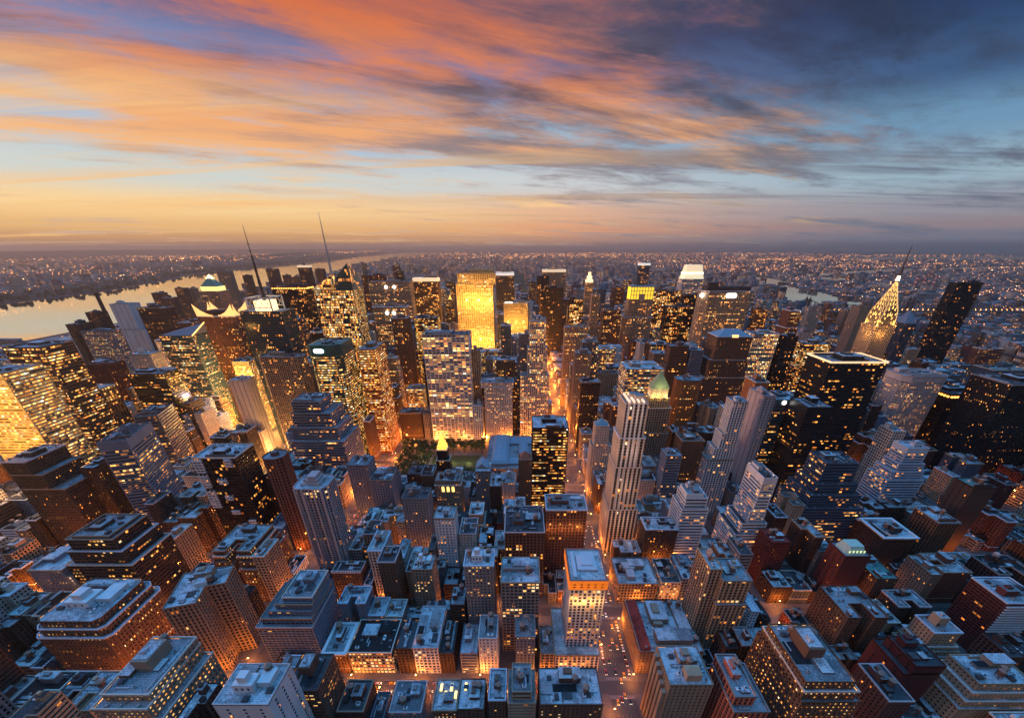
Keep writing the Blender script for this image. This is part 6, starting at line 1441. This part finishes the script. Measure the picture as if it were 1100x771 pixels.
run(lambda y: -226, rg(150, 480, 36), P * 1.2, 'the avenue left of the striped balcony tower', 14); run(lambda y: -226, rg(500, 1150, 40), P * 5, 'the orange avenue beside the park', 14)
run(broadway, rg(200, 520, 36), P * 1.6, 'the slanting avenue at lower left', 10); run(broadway, rg(560, 900, 34), P * 9, 'the slanting avenue by the blazing signs', 10, (1, .55, .18))
run(lambda y: -500, rg(300, 1000, 46), P * 6, 'the avenue at far left', 14); run(lambda y: -774, rg(500, 1300, 70), P * 6, 'the avenue beyond the louvred tower', 14)
run(lambda y: 240, rg(200, 700, 60), P * .45, 'the dim avenue right of the white framed slab', 11); run(lambda y: 240, rg(740, 1300, 70), P * 8, 'the avenue left of the octagonal tower', 11)
run(lambda y: 383, rg(260, 700, 70), P * .4, 'the broad dim avenue at right', 18); run(lambda y: 526, rg(350, 1000, 70), P * 2.2, 'the avenue by the silver tower', 11); run(lambda y: 681, rg(500, 1300, 100), P * 3.5, 'the avenue by the black tower at right', 14)
def cross(n, x0, x1, step, power, place):
    for i, x in enumerate(rg(x0, x1, step)):
        if any(abs(x - a) < hw for a, hw, _ in AVES): continue
        s_ = 1 if i % 2 else -1; street_lamp(x, street(n) + s_ * 7, power, place, rz=-math.pi / 2 if s_ > 0 else math.pi / 2)
cross(36, -330, 70, 27, P * 1.0, 'the nearest cross street'); cross(37, -420, 380, 36, P * 1.0, 'the second cross street'); cross(38, -460, 380, 40, P * .8, 'the third cross street')
cross(39, -460, 220, 44, P * .8, 'the fourth cross street'); cross(40, -470, 220, 44, P * .9, 'the street before the park'); cross(41, -470, -240, 40, P * 4, 'the street by the green banded tower'); cross(42, -460, 500, 44, P * 4, 'the wide street behind the park'); cross(44, -460, 360, 60, P * 6, 'the street behind the white grid tower'); cross(47, -460, 360, 90, P * 9, 'the street before the gold slab'); cross(50, -700, 660, 110, P * 12, 'the cross street beside the gold slab'); cross(54, -700, 660, 130, P * 14, 'the far cross street of the towers'); run(lambda y: 383, rg(740, 1500, 80), P * 8, 'the broad avenue beyond the octagonal tower', 18)
for x, y in ((150, 330), (168, 338), (128, 336)): street_lamp(x, y, P * 1.2, 'the lit roof court right of the avenue', z=14)
# giant signs on the square
for k, (x, y, z, w_, h_, c) in enumerate(((-452, 728, 10, 24, 52, (1, .62, .10)), (-472, 738, 50, 16, 40, (1, .66, .14)), (-434, 735, 6, 14, 36, (1, .5, .08)), (-505, 738, 22, 18, 44, (1, .50, .08)), (-444, 716, 4, 20, 16, (1, .74, .25)), (-500, 705, 82, 9, 9, (1, .75, .9)))):
    r = thing('billboard', ['tall yellow lit sign on the blazing square', 'upper pale yellow sign on the blazing square', 'orange sign at the right of the blazing square', 'orange sign at the left of the blazing square', 'wide low white sign on the blazing square', 'small pinkish white sign high over the blazing square'][k], 'sign', (x, y, 0), group='lit signs on the square')
    m = MB(); m.quad((-w_ / 2, 0, z), (w_ / 2, 0, z), (w_ / 2, 0, z + h_), (-w_ / 2, 0, z + h_)); m.build('screen', glow('screen %d' % k, c, 3.2 if k < 5 else 8), r)
    m = MB(); m.box(-w_ / 2 - .4, w_ / 2 + .4, .1, 1.4, z - .4, z + h_ + .4, bottom=True); m.box(-w_ / 4, -w_ / 4 + 1, .5, 1.5, 0, z); m.box(w_ / 4, w_ / 4 + 1, .5, 1.5, 0, z); m.build('sign_frame', plain('sign steel', (.08, .08, .08)), r)
    lampobj(r, (0, -6, z + h_ / 2), 9e4, c, 4)
# city park trees
def tree_mesh(seed):
    r = random.Random(seed); t = MB(); t.tube((0, 0, 0), (.1, 0, 4.5), .38, .24, 7)
    for a in range(5): an = a * 1.26 + r.uniform(-.3, .3); t.tube((.1, 0, 3.6 + a * .25), (2.4 * math.cos(an), 2.4 * math.sin(an), 7 + r.uniform(-.5, 1)), .17, .06, 5)
    c = MB()
    cl = [(r.gauss(0, 2.0), r.gauss(0, 2.0), r.uniform(5.5, 10.5)) for _ in range(15)]
    for q in cl:
        rad = r.uniform(1.0, 2.0)
        for _ in range(16):
            v = Vector((r.gauss(0, 1), r.gauss(0, 1), r.gauss(0, .8))); v.normalize(); p = Vector(q) + v * rad * r.uniform(.5, 1); a = v.orthogonal().normalized() * r.uniform(.3, .62); b_ = v.cross(a).normalized() * r.uniform(.3, .62)
            n2 = Vector((r.uniform(-.4, .4), r.uniform(-.4, .4), r.uniform(-.4, .4)))
            c.quad(tuple(p - a - b_), tuple(p + a - b_ + n2), tuple(p + a + b_), tuple(p - a + b_ - n2))
    return t.mesh('trunk', [plain('bark', (.07, .05, .035), .9)]), c.mesh('crown', [plain('leaf green', (.055, .105, .03), .7)])
TM = [tree_mesh(k) for k in range(4)]
rt = random.Random(8); tn = 0
def tree(x, y, lab, grp, s=None):
    global tn
    k = tn % 4; tn += 1; r = thing('tree', lab, 'tree', (x, y, .18), rt.uniform(0, 6.28), grp); s = s or rt.uniform(1.2, 1.7); r.scale = (s, s, s)
    share(None, 'trunk', TM[k][0], r); share(None, 'crown', TM[k][1], r)
lawn = MB(); lawn.quad((-150, 566, .2), (-70, 566, .2), (-70, 630, .2), (-150, 630, .2)); struct(lawn.build('lawn', plain('grass', (.022, .042, .014), .9)))
for row, y in enumerate((542, 553, 640, 652, 662)):
    x = -203
    while x < -58:
        if rt.random() < .93: tree(x + rt.uniform(-1.5, 1.5), y + rt.uniform(-1.5, 1.5), 'leafy tree in the %s rows of the small dark park' % ('near' if row < 2 else 'far'), 'trees of the small park')
        x += 10.5
for y in (566, 580, 594, 608, 622):
    for x in (-200, -189, -178, -166, -155): tree(x + rt.uniform(-2, 2), y + rt.uniform(-2, 2), 'leafy tree at the left end of the small dark park', 'trees of the small park')
for k in range(4): lampobj(None, (-165 + k * 26, 600, 7), 9000, (1, .7, .3), .5, name='park_lamp_light')
# cars
def car_meshes(col, cn):
    b = MB(); w = .9
    b.prism([(-w, -2.3), (w, -2.3), (w, 2.3), (-w, 2.3)], .32, .8, 0, [(-w * .97, -2.25), (w * .97, -2.25), (w * .97, 2.25), (-w * .97, 2.25)])
    g = MB(); g.prism([(-.82, -1.1), (.82, -1.1), (.82, 1.7), (-.82, 1.7)], .8, 1.4, 0, [(-.66, -.45), (.66, -.45), (.66, 1.1), (-.66, 1.1)], cap=False)
    rf = MB(); rf.quad((-.66, -.45, 1.405), (.66, -.45, 1.405), (.66, 1.1, 1.405), (-.66, 1.1, 1.405))
    return b.mesh('body', [plain('car paint ' + cn, col, .3)]), g.mesh('car_windows', [plain('dark window glass', (.014, .017, .024), .12)]), rf.mesh('car_roof', [plain('car paint ' + cn, col, .3)])
CARS = [('yellow', car_meshes((.7, .36, .02), 'yellow')), ('white', car_meshes((.7, .7, .7), 'white')), ('black', car_meshes((.02, .02, .02), 'black')), ('silver', car_meshes((.4, .4, .42), 'silver')), ('dark red', car_meshes((.25, .02, .02), 'dark red'))]
wm_ = MB(); wm_.tube((-.12, 0, 0), (.12, 0, 0), .33, n=10); WH = wm_.mesh('wheel', [plain('tyre rubber', (.02, .02, .02), .9)])
hm = MB(); hm.rough(-.2, .2, -.06, .02, -.1, .1); HL = hm.mesh('headlight', [glow('headlight glow', (1, .8, .5), 9)]); TL = hm.mesh('tail_light', [glow('tail light glow', (1, .05, .02), 8)])
rc = random.Random(77)
def car(x, y, rz, place):
    cn, ms = rc.choice(CARS) if rc.random() > .3 else CARS[0]
    r = thing('car', '%s car on %s' % (cn, place), 'car', (x, y, .06), rz, 'cars on ' + place)
    bo = share(None, 'body', ms[0], r); share(None, 'car_windows', ms[1], r); share(None, 'car_roof', ms[2], r)
    for sx in (-.8, .8):
        for sy in (-1.4, 1.45): share(None, 'wheel', WH, r, (sx, sy, .33))
        share(None, 'headlight', HL, r, (sx * .8, -2.31, .62)); share(None, 'tail_light', TL, r, (sx * .8, 2.31, .66), math.pi)
for lane in (-9.9, -5, -1.65, 1.65, 5, 9.9):
    y = 180 + rc.uniform(0, 14)
    while y < 470:
        par = abs(lane) > 9
        if abs((y - 201.0 + 40.2) % 80.4 - 40.2) > (12 if par else 0): car(85 + lane + rc.uniform(-.2, .2), y, 0, 'the bright avenue right of centre')
        y += rc.uniform(6, 10) if par else rc.uniform(13, 42)
for ln in (-3.6, 0, 3.6):
    x = -190 + rc.uniform(0, 9)
    while x < 66:
        car(x, street(36) + ln, math.pi / 2, 'the nearest cross street'); x += rc.uniform(7, 12) if ln else rc.uniform(16, 40)
for lane in (-5, 0, 5):
    y = 390
    while y < 640: car(-226 + lane, y, math.pi, 'the orange avenue beside the park'); y += rc.uniform(12, 30)

# ---------------------------------------------------------------- the air
hz = MB(); hz.rough(-60000, 60000, -2900, 66000, -1.0, 382.0); hzo = stuff(hz.build('haze', []), 'pale evening haze over the whole city', 'haze')
hm_ = bpy.data.materials.new('haze'); hm_.use_nodes = True; hm_.node_tree.nodes.clear(); N = NT(hm_.node_tree)
v = N.n('ShaderNodeVolumePrincipled'); v.inputs['Color'].default_value = (1, .90, .85, 1); v.inputs['Density'].default_value = HAZE; v.inputs['Anisotropy'].default_value = .78
out = N.n('ShaderNodeOutputMaterial'); N.l(v.outputs[0], out.inputs['Volume']); hzo.data.materials.append(hm_)
print('objects', len(bpy.data.objects), 'panes', NPANES[0])
